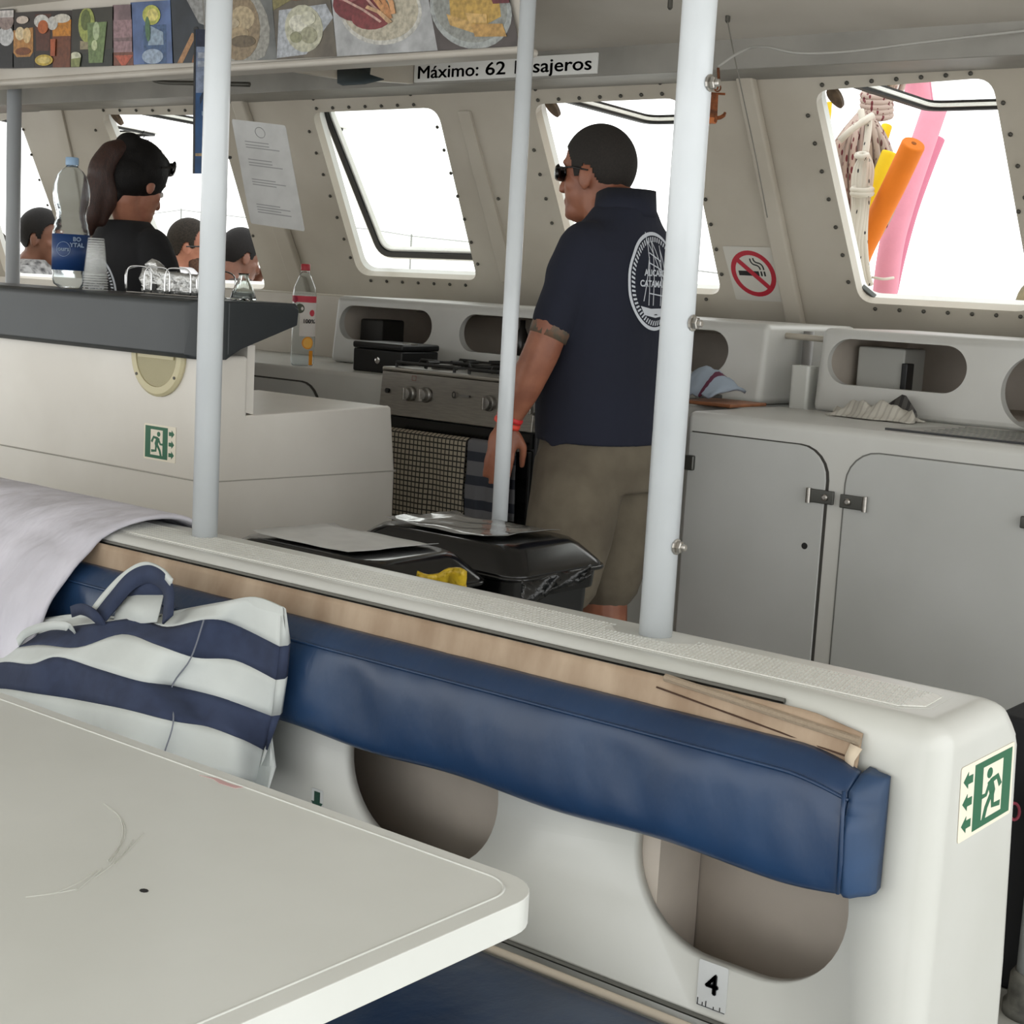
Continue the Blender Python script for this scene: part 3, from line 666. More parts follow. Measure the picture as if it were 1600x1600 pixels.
# juice bottle
o = onZ(472, 571, 1.0)
jb = thing('juice_bottle', 'tall clear juice bottle with red cap and orange-slice label', 'bottle', o)
pr = [(0, .001), (.034, 0), (.039, .008), (.040, .03), (.040, .235), (.036, .262), (.022, .295), (.0145, .312), (.0135, .33)]
mb = MB().lathe(pr, o, 28); mb.lathe([(r-.0015, z+.0012) for r, z in pr[1:-1]][::-1], o, 28); mb.build('bottle_body', WATER, jb, smooth=True)
MB().lathe([(.0155, .318), (.016, .32), (.016, .338), (.014, .340), (0, .340)], o, 18).build('bottle_cap', mat('red_cap', (170, 36, 48), .4), jb, smooth=True)
d = (EYE-o); d.z = 0; d.normalize(); u = Z_.cross(d).normalized()
def cyl_patch(nm, o, r, a0, a1, z0, z1, m, parent, n=10):
    A = lambda a: (d*math.cos(a) + u*math.sin(a))
    MB().sheet([[o + A(a0+(a1-a0)*k/n)*r + Z_*z for k in range(n+1)] for z in (z0, z1)]).build(nm, m, parent, smooth=True)
cyl_patch('label_band', o, .0405, -1.5, 1.5, .213, .234, mat('label_red', (196, 54, 72), .5), jb)
cyl_patch('label_paper', o, .0404, -.35, 1.4, .10, .212, mat('label_pale', (214, 208, 202), .5), jb)
def cyl_disc(nm, ua, z, r, m, rad=.0408):
    vv = [o + (d*math.cos(ua) + u*math.sin(ua))*rad + Z_*z]
    for k in range(20):
        t = 2*math.pi*k/20; a_ = ua + r*math.cos(t)/rad; vv.append(o + (d*math.cos(a_) + u*math.sin(a_))*rad + Z_*(z + r*math.sin(t)))
    MB().add(vv, [(0, 1+k, 1+(k+1) % 20) for k in range(20)]).build(nm, m, jb)
OR = mat('orange_print', (232, 150, 30), .5); ORL = mat('orange_flesh', (246, 186, 80), .5)
cyl_disc('orange_slice', .42, .078, .021, OR); cyl_disc('orange_flesh', .42, .078, .017, ORL, .0411)
cyl_patch('orange_half', o, .0408, .55, .95, .004, .052, OR, jb)
cyl_disc('brand_mark', .75, .178, .011, mat('label_red', (196, 54, 72), .5)); cyl_disc('leaf_mark', -.35, .192, .016, mat('label_dark', (74, 80, 66), .6)); cyl_disc('red_spot', -.85, .222, .012, mat('cap_red2', (160, 30, 60), .5), .041)
put_text('label_number', '100%', .019, o + d*.043 + u*.017 + Z_*.15, u, Z_, INK, jb, bold=.0005)

# cash box
a, b_ = onZ(549, 578, 1.0), onZ(625, 585, 1.0)
a = Vector((-3.64, 3.69, 1.0))
cb = thing('cash_box', 'black metal cash box with a small lock left of the hob', 'box', (a.x+.12, a.y+.06, 1.0))
MB().box(-3.645, -3.425, 3.70, 3.88, 1.0, 1.075).build('box_body', BLACK, cb, bevel=.006, seg=3)
MB().box(-3.648, -3.422, 3.697, 3.883, 1.076, 1.098).build('box_lid', BLACK, cb, bevel=.008, seg=3)
MB().lathe([(.011, 0), (.011, .003), (.007, .004), (0, .004)], (-3.53, 3.70, 1.04), 16, (X_, Z_, -Y_)).build('lock', CHROME, cb)
MB().box(-3.47, -3.43, 3.75, 3.78, 1.098, 1.101).build('handle_plate', STEEL, cb)

# ------------------------------------------------------------------ stove
SX0, SX1, YS = -3.375, -2.76, 3.55
st = thing('gas_stove', 'stainless gas stove with black pan grates and round knobs', 'stove', (-3.07, 3.8, 0))
MB().box(SX0, SX1, YS+.03, 4.0, .05, .885).build('oven_body', mat('oven_grey', (70, 70, 72), .4, .4), st, bevel=.005)
MB().prism([(YS, .885), (YS+.03, .885), (YS+.06, 1.02), (YS+.012, 1.02)], (SX0, 0, 0), Y_, Z_, X_, 0, SX1-SX0).build('control_panel', STEEL, st, bevel=.003)
MB().box(SX0, SX1, YS+.008, 4.0, 1.02, 1.034).build('hob_plate', STEEL, st, bevel=.005, seg=3)
MB().box(SX0+.01, SX1-.01, YS+.01, YS+.035, .835, .88).build('vent_gap', GLOSSB, st)
MB().box(SX0+.01, SX1-.01, YS+.012, YS+.032, .12, .83).build('oven_door', GLOSSB, st, bevel=.006)
hz = .835
MB().tube([(SX0+.03, YS-.03, hz), (SX1-.03, YS-.03, hz)], .009, 10).build('oven_handle', STEEL, st, smooth=True)
for x in (SX0+.04, SX1-.04): MB().box(x-.008, x+.008, YS-.03, YS+.02, hz-.008, hz+.008).build('handle_bracket', STEEL, st)
KN = mat('knob_steel', (150, 148, 144), .35, .8)
tn = Vector((0, -1, .09)).normalized(); tv = X_.cross(-tn) * -1
for px, py in ((640, 615), (665, 617), (764, 630), (790, 632), (838, 637)):
    q = onY(px, py, YS+.004); c = Vector((q.x, YS+.006, q.z))
    k = MB().lathe([(.024, 0), (.024, .008), (.019, .012), (.017, .024), (.0, .024)], c, 24, (X_, Z_, -Y_)).build('knob', KN, st, smooth=False, bevel=.0015)
    MB().obox(c - Y_*.028, .0055, .008, .019).build('knob_grip', STEEL, k, bevel=.002)
MB().lathe([(.008, 0), (.008, .003), (0, .003)], onY(605, 610, YS+.003), 14, (X_, Z_, -Y_)).build('igniter_button', BLACK, st)
q = onY(709, 617, YS+.002); MB().tube([q + X_*.006*math.cos(t) + Z_*.009*math.sin(t) for t in [2*math.pi*k/16 for k in range(16)]], .0016, 4, closed=True).build('maker_mark', INK, st)
q = onY(725, 619, YS+.002); MB().box(q.x-.018, q.x+.02, q.y-.001, q.y+.002, q.z-.003, q.z+.003).build('maker_mark', mat('faint_print', (120, 118, 114), .6), st)
q = onY(647, 591, YS+.004); MB().tube([q + Vector((a_, 0, b_)) for a_, b_ in ((-.008, -.007), (.008, -.007), (.008, .007), (-.008, .007))], .0008, 4, closed=True).build('panel_symbol', mat('faint_red', (150, 80, 70), .6), st)
for gx in (SX0+.155, SX0+.455):
    for gy in (3.68, 3.87):
        g = MB(); z = 1.056
        for sx, sy in ((1,0), (-1,0), (0,1), (0,-1)): g.tube([(gx+sx*.11, gy+sy*.09, z-.018), (gx+sx*.1, gy+sy*.08, z), (gx+sx*.035, gy+sy*.03, z)], .006, 6)
        g.tube([(gx-.12, gy-.092, z-.008), (gx+.12, gy-.092, z-.008), (gx+.12, gy+.092, z-.008), (gx-.12, gy+.092, z-.008)], .006, 6, closed=True)
        for sx in (-1, 1):
            for sy in (-1, 1): g.tube([(gx+sx*.12, gy+sy*.092, z-.008), (gx+sx*.12, gy+sy*.092, 1.034)], .005, 6)
        g = g.build('pan_grate', mat('cast_iron', (26, 26, 26), .5), st)
        MB().lathe([(.042, 0), (.042, .008), (.03, .010), (.03, .016), (0, .017)], (gx, gy, 1.034), 20).build('burner', mat('burner_grey', (96, 94, 90), .5, .5), st, smooth=False)
# towels over the oven handle
def cloth_over(name, label, x0, x1, zb, zback, m, grp=None, amp=.004, seed=0, yoff=0):
    rws = []
    path = [(YS-.046-yoff, zb)] + [(YS-.046-yoff, zb + (hz-zb)*k/14) for k in range(1, 15)] + [(YS-.043-yoff, hz+.008), (YS-.03, hz+.014+yoff), (YS-.018, hz+.008), (YS-.015, hz-.03)] + [(YS-.014, hz - (hz-zback)*k/6) for k in range(1, 7)]
    n = 26
    for i, (y, z) in enumerate(path):
        r_ = []
        for k in range(n+1):
            f = k/n; w = amp*math.sin(f*11+seed+i*.12) + amp*.5*math.sin(f*23+seed*2)
            fall = min(1, abs(hz-z)/.12); r_.append((x0 + (x1-x0)*f + .004*math.sin(i*.5+seed)*fall, y + (w*fall if y < YS-.03 else 0) , z + (.004*math.sin(f*9+seed) if i == 0 else 0)))
        rws.append(r_)
    o = MB().sheet(rws).build(name, m, None, smooth=True, solid=.004); tag(o, label, 'towel', grp); return o
def grid_mat(name, base, line, sx, sz, wx=.2, wz=.2, horiz_only=False):
    m = bpy.data.materials.new(name); m.use_nodes = True; nt = m.node_tree; b = nt.nodes['Principled BSDF']; b.inputs['Roughness'].default_value = .9
    tc = nt.nodes.new('ShaderNodeTexCoord'); sp = nt.nodes.new('ShaderNodeSeparateXYZ'); nt.links.new(tc.outputs['Object'], sp.inputs[0]); outs = []
    for ax, s_, w in (('X', sx, wx), ('Z', sz, wz)):
        if not s_: continue
        mu = nt.nodes.new('ShaderNodeMath'); mu.operation = 'MULTIPLY'; mu.inputs[1].default_value = s_; nt.links.new(sp.outputs[ax], mu.inputs[0])
        fr = nt.nodes.new('ShaderNodeMath'); fr.operation = 'FRACT'; nt.links.new(mu.outputs[0], fr.inputs[0])
        lt = nt.nodes.new('ShaderNodeMath'); lt.operation = 'LESS_THAN'; lt.inputs[1].default_value = w; nt.links.new(fr.outputs[0], lt.inputs[0]); outs.append(lt.outputs[0])
    f = outs[0]
    if len(outs) > 1:
        mx = nt.nodes.new('ShaderNodeMath'); mx.operation = 'MAXIMUM'; nt.links.new(outs[0], mx.inputs[0]); nt.links.new(outs[1], mx.inputs[1]); f = mx.outputs[0]
    mi = nt.nodes.new('ShaderNodeMix'); mi.data_type = 'RGBA'; mi.inputs['A'].default_value = lin(base); mi.inputs['B'].default_value = lin(line); nt.links.new(f, mi.inputs['Factor']); nt.links.new(mi.outputs['Result'], b.inputs['Base Color'])
    return m
cloth_over('tea_towel', 'beige and black checked tea towel hanging on the oven handle', -3.30, -2.965, .56, .62, grid_mat('check_cloth', (176, 166, 148), (52, 50, 48), 62, 62, .26, .26))
cloth_over('tea_towel', 'plain grey striped towel hanging on the oven handle by the pole', -2.96, -2.80, .58, .62, grid_mat('grey_stripe_cloth', (112, 112, 116), (52, 56, 66), 0, 14, 0, .4), seed=2)

# ------------------------------------------------------------------ sink cabinet at right
YK = 3.5; KX = -2.205
sk = thing('sink_cabinet', 'grey-white moulded sink cabinet with two rounded doors', 'cabinet', (-1.2, 3.7, 0))
MB().box(KX, .2, YK, 3.99, 0, 1.004).build('cabinet_body', GELD, sk, bevel=.022, seg=4)
GAP = mat('gap_dark', (60, 58, 54), .8)
rd = lambda x0, x1, z0, z1, r: [(x0, z0)] + rrect(x0, x1, z0, z1, r)[-7:] + rrect(x0, x1, z0, z1, r)[:7] + [(x0, z1)]
MB().prism(rd(KX+.024, -1.772, .1, .952, .085), (0, YK, 0), X_, Z_, -Y_, -.01, .0015).build('door_gap', GAP, sk)
dl = MB().prism(rd(KX+.018, -1.780, .105, .949, .082), (0, YK, 0), X_, Z_, -Y_, -.01, .005).build('cabinet_door', GELC, sk, bevel=.003)
MB().prism(rrect(-1.730, -1.06, .1, .952, .085), (0, YK, 0), X_, Z_, -Y_, -.01, .0012).build('door_gap', mat('gap_grey', (112, 112, 108), .8), sk)
dr = MB().prism(rrect(-1.727, -1.064, .104, .949, .083), (0, YK, 0), X_, Z_, -Y_, -.01, .003).build('cabinet_door', GELC, sk, bevel=.003)
a = onY(1257, 853, YK-.005); MB().lathe([(.0085, 0), (.0085, .001), (.006, .0012), (0, .0012)], (a.x, YK-.0046, a.z), 16, (X_, Z_, -Y_)).build('finger_hole', RUBBER, dl)
HN = mat('hinge_steel', (92, 92, 88), .38, .8)
def hinge(px, py, w, parent, s_):
    c = onY(px, py, YK-.006); c.y = YK-.008; c = Vector(c)
    h_ = MB().obox(c, w, .004, .017).build('hinge', HN, parent, bevel=.002)
    MB().tube([c + X_*s_*w - Y_*.006 + Z_*.019, c + X_*s_*w - Y_*.006 - Z_*.019], .006, 10).build('hinge_knuckle', STEEL, h_)
    MB().lathe([(.0085, 0), (.0085, .005), (.005, .007), (0, .007)], c - Y_*.004 - X_*s_*w*.35, 14, (X_, Z_, -Y_)).build('hinge_screw', STEEL, h_, smooth=False)
hinge(1284, 776, .034, dl, -1); hinge(1333, 785, .034, dr, 1)
a = onY(1072, 722, YK-.008); MB().obox((a.x+.002, YK-.008, a.z), .024, .008, .02).build('latch', HN, sk, bevel=.004)
a = onY(1598, 815, YK-.008); MB().obox((a.x+.01, YK-.012, a.z), .012, .01, .014).build('latch', HN, sk, bevel=.003)
MB().prism([(-1.665, 3.565), (.1, 3.565), (.1, 3.93), (-1.6, 3.93)], (0, 0, 1.004), X_, Y_, Z_, -.002, .004).build('sink_rim', STEEL, sk, bevel=.002)
for k in range(7): MB().box(-1.58, -1.1, 3.60+.042*k, 3.607+.042*k, 1.007, 1.0095).build('drainer_rib', DSTEEL, sk)
MB().prism([(-1.665, 3.562), (.1, 3.562), (.1, 3.57), (-1.66, 3.57)], (0, 0, 1.004), X_, Y_, Z_, -.002, .0055).build('sink_gasket', BLACK, sk)
tp = thing('sink_tap', 'chrome tap at the right photo edge behind the sink', 'tap', (-1.36, 3.9, 1.006)); MB().tube(catmull([(-1.40, 3.9, 1.006), (-1.40, 3.9, 1.07), (-1.38, 3.87, 1.10), (-1.36, 3.82, 1.09)], 5), .009, 10).build('spout', CHROME, tp, smooth=True); MB().lathe([(.02, 0), (.02, .01), (.012, .02)], (-1.40, 3.9, 1.006), 16).build('tap_base', CHROME, tp, smooth=True)

# rag on the counter
STR = grid_mat('rag_stripes', (192, 188, 178), (172, 167, 158), 60, 0, .3)
rag = MB(); o = Vector((-1.842, 3.86, 1.006))
rws = []
for j in range(15):
    v = j/14; r_ = []
    for k in range(27):
        f = k/26; x = -.115 + .235*f; yy = -.05 + .1*v
        h = .042*math.exp(-((v-.5)/.3)**2)*(.55 + .45*math.sin(f*3.0)) * (1 if 0 < f < 1 else .2)
        h += .007*math.sin(f*17+v*6)*math.sin(v*3.14) + .005*math.sin(f*31-v*9)*math.sin(v*3.14)
        r_.append((o.x + x + .01*math.sin(v*7), o.y + yy + .008*math.sin(f*9), o.z + max(.001, h)))
    rws.append(r_)
rag = rag.sheet(rws).build('kitchen_rag', STR, None, smooth=True, solid=.004); tag(rag, 'crumpled striped grey rag lying on the sink counter', 'cloth')
fold = MB().sheet([[(o.x+.0, 3.915, 1.02), (o.x+.05, 3.90, 1.02), (o.x+.115, 3.87, 1.016)], [(o.x+.01, 3.93, 1.045), (o.x+.055, 3.92, 1.04), (o.x+.112, 3.89, 1.024)], [(o.x+.042, 3.94, 1.072), (o.x+.056, 3.935, 1.07), (o.x+.1, 3.91, 1.032)]])
fold.build('rag_corner', grid_mat('rag_dark', (92, 90, 88), (60, 58, 58), 40, 0, .4), rag, smooth=True, solid=.004)
# striped towel and board behind the pole
a = onZ(1095, 640, 1.004)
rws = []
for j in range(9):
    v = j/8; r_ = []
    for k in range(11):
        f = k/10; r_.append((-2.37 + .105*f + .015*v, 3.72 + .16*v, 1.03 + .075*math.sin(v*2.6)*(1-.75*f**2) + .004*math.sin(k*2+j)))
    rws.append(r_)
tw = MB().sheet(rws).build('folded_towel', grid_mat('blue_stripe_towel', (150, 162, 176), (92, 40, 62), 13, 0, .14), None, smooth=True, solid=.008); tag(tw, 'pale blue towel with dark red stripe behind the thick pole', 'towel')
bd = MB().box(-2.36, -2.19, 3.70, 3.9, 1.006, 1.016).build('cutting_board', mat('brown_board', (150, 96, 62), .6, noise=.2, nscale=20), bevel=.003); tag(bd, 'thin brown board under the blue towel at the counter corner', 'board')
tpd = thing('dark_tap', 'small dark tap fitting in front of the shelf right of the man', 'tap', (-2.25, 3.9, 1.0)); a = onY(1100, 603, 3.9)
MB().prism([(-.012, 0), (.012, 0), (.008, .045), (-.004, .045)], (a.x, 3.9, a.z-.02), X_, Z_, -Y_, -.012, .012).build('tap_lever', BLACK, tpd, bevel=.003); MB().box(a.x-.01, a.x+.06, 3.89, 3.91, a.z-.045, a.z-.02).build('tap_body', mat('dark_grey', (74, 74, 72), .5), tpd, bevel=.004)
MB().box(a.x, a.x+.03, 3.885, 3.915, 1.0, a.z-.03).build('tap_foot', mat('dark_grey', (74, 74, 72), .5), tpd)
# ------------------------------------------------------------------ bins
def bin_(label, cx, cy, w, d, zt, paper_label, wrinkle, m_paper):
    e = thing('pedal_bin', label, 'bin', (cx, cy, 0), 'black kitchen bins')
    def sec(z, k, r=.05): return [Vector((cx + x, cy + y, z)) for x, y in rrect(-w/2*k, w/2*k, -d/2*k, d/2*k, r)]
    b_ = MB().loft([sec(0, .78), sec(.02, .80), sec(zt-.09, .93)]).build('bin_body', BLACK, e, smooth=False, bevel=.006)
    for s_ in (-.25, .1, .35): MB().box(cx + w*s_-.012, cx + w*s_+.012, cy-d/2*.94-.004, cy-d/2*.80, .06, zt-.12).build('body_rib', BLACK, e, bevel=.004)
    MB().loft([sec(zt-.108, .97), sec(zt-.068, .985), sec(zt-.066, 1.0)]).build('bin_rim', GLOSSB, e, bevel=.004)
    MB().loft([sec(zt-.066, 1.02), sec(zt-.055, 1.03), sec(zt-.046, 1.0), sec(zt-.014, .87, .06), sec(zt-.003, .80, .06), sec(zt, .72, .05)]).build('bin_lid', GLOSSB, e, bevel=.004)
    MB().tube([Vector((cx+x, cy+y, zt-.061)) for x, y in rrect(-w/2*1.035, w/2*1.035, -d/2*1.035, d/2*1.035, .05)], .005, 6, closed=True).build('lid_lip', GLOSSB, e, smooth=True)
    pw, pd = w*.31, d*.33; rws = []
    for j in range(9):
        r_ = []
        for k in range(13):
            u = -1 + 2*k/12; v = -1 + 2*j/8
            r_.append((cx + u*pw - .01 + .012*v, cy + v*pd, zt + .004 + wrinkle*(math.sin(k*1.3+j)*.5+math.sin(k*.7-j*1.9)*.5+1) + (.006 if k in (0, 12) else 0)))
        rws.append(r_)
    p_ = MB().sheet(rws).build('paper_sheet', m_paper, None, smooth=True, solid=.0008); tag(p_, paper_label, 'paper'); return e
bin_('black lidded bin nearest the bench back, left of the other', -2.262, 2.305, .50, .33, .752, 'white paper sheet lying on the left bin lid', .0012, PAPER)
bin_('black lidded bin further back, against the slim pole', -2.218, 2.668, .50, .33, .755, 'creased clear plastic sleeve on the right bin lid', .003, mat('plastic_sleeve', (150, 150, 148), .12, noise=.2, nscale=14, coat=.5))
YEL = mat('yellow_bag', (226, 190, 40), .35, bump=.6, bscale=40, bdist=.01, noise=.2, nscale=9)
a = P(705, 905, 2.72)
rws = []
for j in range(6):
    r_ = []
    for k in range(10):
        f = k/9; r_.append(P(652 + 76*f, 893 + 6*math.sin(f*6) + j*8 + (8 if f > .7 else 0)*j/5, 2.74 + .01*math.sin(k*2.1+j) + .006*j))
    rws.append(r_)
yb = MB().sheet(rws).build('yellow_bag', YEL, None, smooth=True, solid=.006); tag(yb, 'crumpled yellow wrapper sticking out under the left bin lid', 'wrapper')
rws = []
for j in range(5):
    rws.append([P(815 + 108*f, 906 + 4*math.sin(f*9) - 26*f*f + j*(9-5*f), 2.93 + .012*math.sin(f*13+j) - .03*(1-f)) for f in [k/12 for k in range(13)]])
lb = MB().sheet(rws).build('bin_liner', mat('black_film', (26, 27, 28), .15, bump=.7, bscale=30, bdist=.01), None, smooth=True, solid=.003); tag(lb, 'shiny black liner peeking from under the right bin lid', 'bin liner')

# ------------------------------------------------------------------ white towel draped over the partition
rws = []
import itertools
nseg = 110
for k in range(nseg+1):
    f = k/nseg; x = -3.7 + (3.7-2.165)*f
    xr = x
    zc = .40 + 0.0
    path = []
    def fold(s_): return .030*(1-abs(math.sin(x*13-s_*4.2)))**1.6+.018*(1-abs(math.sin(x*23-s_*7.5+1)))**2+.008*(1-abs(math.sin(x*41-s_*12)))**2
    edge = max(0, (f-.82)/.18)
    for s_ in [j/34 for j in range(35)]:
        if s_ < .15: q = s_/.15; p = (1.842 - .02*q, .74 + .10*q)
        elif s_ < .32: q = (s_-.15)/.17; a_ = math.pi*.5*(q); p = (1.815 - .22*q, .848 + .022*math.sin(math.pi*q)**.7)
        else: q = (s_-.32)/.68; p = (1.583 - .055*min(1, q*4) - .06*q, .846 - .42*q)
        amp = 0 if s_ < .15 else min(1, (s_-.15)*3)
        shift = .05*max(0, s_-.3)*(1 if f > .5 else f*2)
        path.append(Vector((x + shift + .03*math.sin(s_*5)*edge, p[0] - (fold(s_)+.02)*amp*(1.25 if s_ > .36 else .2), p[1] + (fold(s_)*.25*amp if s_ < .4 else 0) + .002*amp*(1 if s_ < .4 else 0))))
    rws.append(path)
TOW = mat('white_terry', (214, 212, 222), .95, noise=.08, nscale=4, bump=.55, bscale=3.2, bdist=.09, stretch=(2.6, 1.0, .8))
tw = MB().sheet(rws).build('white_towel', TOW, None, smooth=True, solid=.010, ); tag(tw, 'lavender-white towel draped over the left end of the bench back', 'towel')
q = tw.modifiers.new('round', 'SUBSURF'); q.levels = 1; q.render_levels = 1

# ------------------------------------------------------------------ striped beach bag
STW = mat('bag_white', (206, 211, 209), .9, noise=.06, nscale=7, bump=.25, bscale=14, bdist=.01); STN = mat('bag_navy', (50, 60, 86), .9, noise=.2, nscale=30, col2=(43, 52, 76), bump=.25, bscale=14, bdist=.01)
bg = thing('striped_beach_bag', 'navy and white striped canvas beach bag slumped against the backrest', 'bag', P(230, 1150, 2.2))
# stripe boundaries, left to right; columns are matched along the bag
R = [[(20, 975), (70, 968), (125, 962), (180, 970), (228, 972), (275, 957), (330, 946), (395, 936), (440, 952)],
     [(-30, 1000), (30, 1000), (85, 985), (150, 975), (215, 968), (262, 981), (325, 968), (368, 976), (438, 1010)],
     [(-40, 1040), (12, 1018), (60, 1009), (122, 1013), (192, 992), (248, 1009), (305, 1027), (368, 1032), (432, 1062)],
     [(-60, 1062), (0, 1036), (50, 1038), (92, 1027), (155, 1046), (225, 1066), (275, 1073), (345, 1090), (425, 1118)],
     [(-60, 1080), (0, 1076), (60, 1084), (125, 1094), (195, 1108), (267, 1126), (325, 1136), (372, 1153), (412, 1172)],
     [(-60, 1130), (0, 1135), (60, 1150), (125, 1170), (195, 1180), (260, 1192), (325, 1205), (375, 1215), (400, 1222)],
     [(-60, 1200), (0, 1210), (60, 1225), (125, 1240), (195, 1255), (260, 1262), (325, 1270), (370, 1262), (392, 1250)]]
def bagY(i, k): # distance in front of the backrest, fuller low and in the middle
    v = i/6; f = k/8; return 1.497 - .13*math.sin(min(1, v*1.05)*1.7)*(1-f**5)*(.45+.55*math.sin(f*math.pi*.86+.25)) - .012*math.sin(k*2.3+i)
front = []
for i, rw in enumerate(R):
    ctl = [onY(x, y, bagY(i, k)) for k, (x, y) in enumerate(rw)]; front.append(catmull(ctl, 6))
for i in range(6):
    mb = MB(); a, b_ = front[i], front[i+1]; sub = 5; rr = []
    for s_ in range(sub+1):
        t = s_/sub
        if 0 < i < 5:
            p0, p3 = front[i-1], front[i+2]
            rr.append([.5*((2*a[k]) + (b_[k]-p0[k])*t + (2*p0[k]-5*a[k]+4*b_[k]-p3[k])*t*t + (3*a[k]-p0[k]-3*b_[k]+p3[k])*t**3)*.35 + (a[k]*(1-t)+b_[k]*t)*.65 for k in range(len(a))])
        else: rr.append([a[k]*(1-t)+b_[k]*t for k in range(len(a))])
    m = [STW, STN, STW, STN, STW, STW][i]
    mb.sheet(rr).build('stripe_panel', m, bg, smooth=True, solid=.004)
# back of the bag and its right gusset
back = [[Vector((p.x+.005, 1.50+.004*(i % 2), p.z+.004)) for p in front[i]] for i in range(7)]
MB().sheet(back).build('back_panel', STW, bg, smooth=True, solid=.004)
for i in range(5):
    m = [STW, STN, STW, STN, STW][i]
    a, b_ = front[i][-1], front[i+1][-1]; c, d = back[i][-1], back[i+1][-1]
    MB().sheet([[a, (a+c)/2 + X_*.006, c], [b_, (b_+d)/2 + X_*.006, d]]).build('gusset', m if i else STW, bg, smooth=True, solid=.003)
# dark lower right corner and seam
sm = catmull([front[1][36], front[2][36], front[3][36], front[4][31], front[5][30], front[6][30]], 6)
MB().tube([p - Y_*.008 for p in sm], .0012, 5).build('seam', mat('thread_grey', (120, 124, 134), .9), bg)
# straps: a navy band with white edge looping up
def strap(pts, w, m, nm, dep=1.49):
    c = catmull([onY(x, y, dd) for x, y, dd in pts], 8); rws = [[], []]
    for i, p in enumerate(c):
        dd = (c[min(i+1, len(c)-1)] - c[max(i-1, 0)]).normalized(); sd = dd.cross(Vector((0, -1, 0))).normalized(); rws[0].append(p + sd*w/2); rws[1].append(p - sd*w/2)
    MB().sheet(rws).build(nm, m, bg, smooth=True, solid=.003)
strap([(140, 962, 1.45), (165, 930, 1.47), (195, 900, 1.485), (225, 884, 1.49), (252, 893, 1.485), (268, 910, 1.475)], .012, STW, 'strap_edge')
strap([(152, 970, 1.447), (178, 938, 1.467), (205, 908, 1.482), (232, 897, 1.487), (255, 908, 1.482), (264, 930, 1.472), (262, 968, 1.45)], .028, STN, 'strap')
strap([(112, 956, 1.47), (128, 952, 1.455), (148, 962, 1.44), (165, 984, 1.45)], .018, STN, 'strap')
rr = [[onY(195, 905, 1.492), onY(222, 890, 1.494), onY(247, 905, 1.492)], [onY(185, 935, 1.48), onY(215, 930, 1.485), onY(255, 930, 1.483)], [onY(178, 972, 1.46), onY(212, 975, 1.46), onY(245, 972, 1.46)]]
MB().sheet([[rr[0][k] for k in range(3)], [rr[1][k] for k in range(3)]]).build('lining_top', STN, bg, smooth=True, solid=.002)
MB().sheet([rr[1], rr[2]]).build('lining', STW, bg, smooth=True, solid=.002)
strap([(24, 1012, 1.46), (40, 990, 1.43), (75, 978, 1.425), (108, 980, 1.43), (122, 1000, 1.46)], .014, STW, 'strap')

# number sticker, small sticker
o = Vector((-.905, 1.5915, .462)); e = thing('number_sticker', 'white sticker with black number 4 under the right oval opening', 'sticker', o)
MB().prism(rrect(-.021, .021, -.03, .03, .003), o, X_, Z_, -Y_, 0, .0008).build('sticker_base', mat('sticker_grey', (205, 207, 206), .4), e)
put_text('numeral', '4', .036, o - Y_*.0008 + Z_*.002, X_, Z_, INK, e, bold=.0012)
mb = MB()
for x, h in ((-.019, .008), (-.012, .004), (-.007, .007), (.004, .003), (.013, .005)): mb.box(o.x+x-.0005, o.x+x+.0005, o.y-.0015, o.y-.0007, o.z-.028, o.z-.028+h)
mb.box(o.x-.02, o.x+.02, o.y-.0015, o.y-.0007, o.z-.029, o.z-.0283); mb.build('worn_marks', INK, e)
a = onY(496, 1247, 1.5915); e = thing('arrow_sticker', 'small sticker with green arrow on the bench back beside the bag', 'sticker', a)
MB().prism(rrect(-.012, .012, -.03, .014, .002), a, X_, Z_, -Y_, 0, .0006).build('sticker_base', mat('sticker_grey', (205, 207, 206), .4), e)
MB().prism([(-.006, .01), (.006, .01), (.006, -.006), (.012, -.006), (0, -.026), (-.012, -.006), (-.006, -.006)], a, X_, Z_, -Y_, 0, .0012).build('arrow', mat('dark_green', (20, 66, 50), .5), e)

# ------------------------------------------------------------------ overhead signs, posters, notice, banner
e = thing('capacity_sign', 'white sign reading Máximo: 62 Pasajeros under the headliner', 'sign', (-3.25, 3.94, 1.99))
a, b_ = onY(648, 110, 3.945), onY(934, 92, 3.945); zc = 1.994
MB().box(a.x, b_.x, 3.942, 3.95, zc-.031, zc+.031).build('sign_plate', WHITEP, e, bevel=.001)
Wd = b_.x-a.x
for txt, f0, f1 in (('Máximo:', .025, .375), ('62', .415, .525), ('Pasajeros', .575, .975)):
    w_ = put_text('sign_word', txt, .058, (0, 3.942, zc-.002), X_, Z_, INK, e, bold=.0007); xv = [v.co.x for v in w_.data.vertices]; lo, hi = min(xv), max(xv)
    for v in w_.data.vertices: v.co.x = a.x + Wd*(f0 + (f1-f0)*(v.co.x-lo)/(hi-lo))

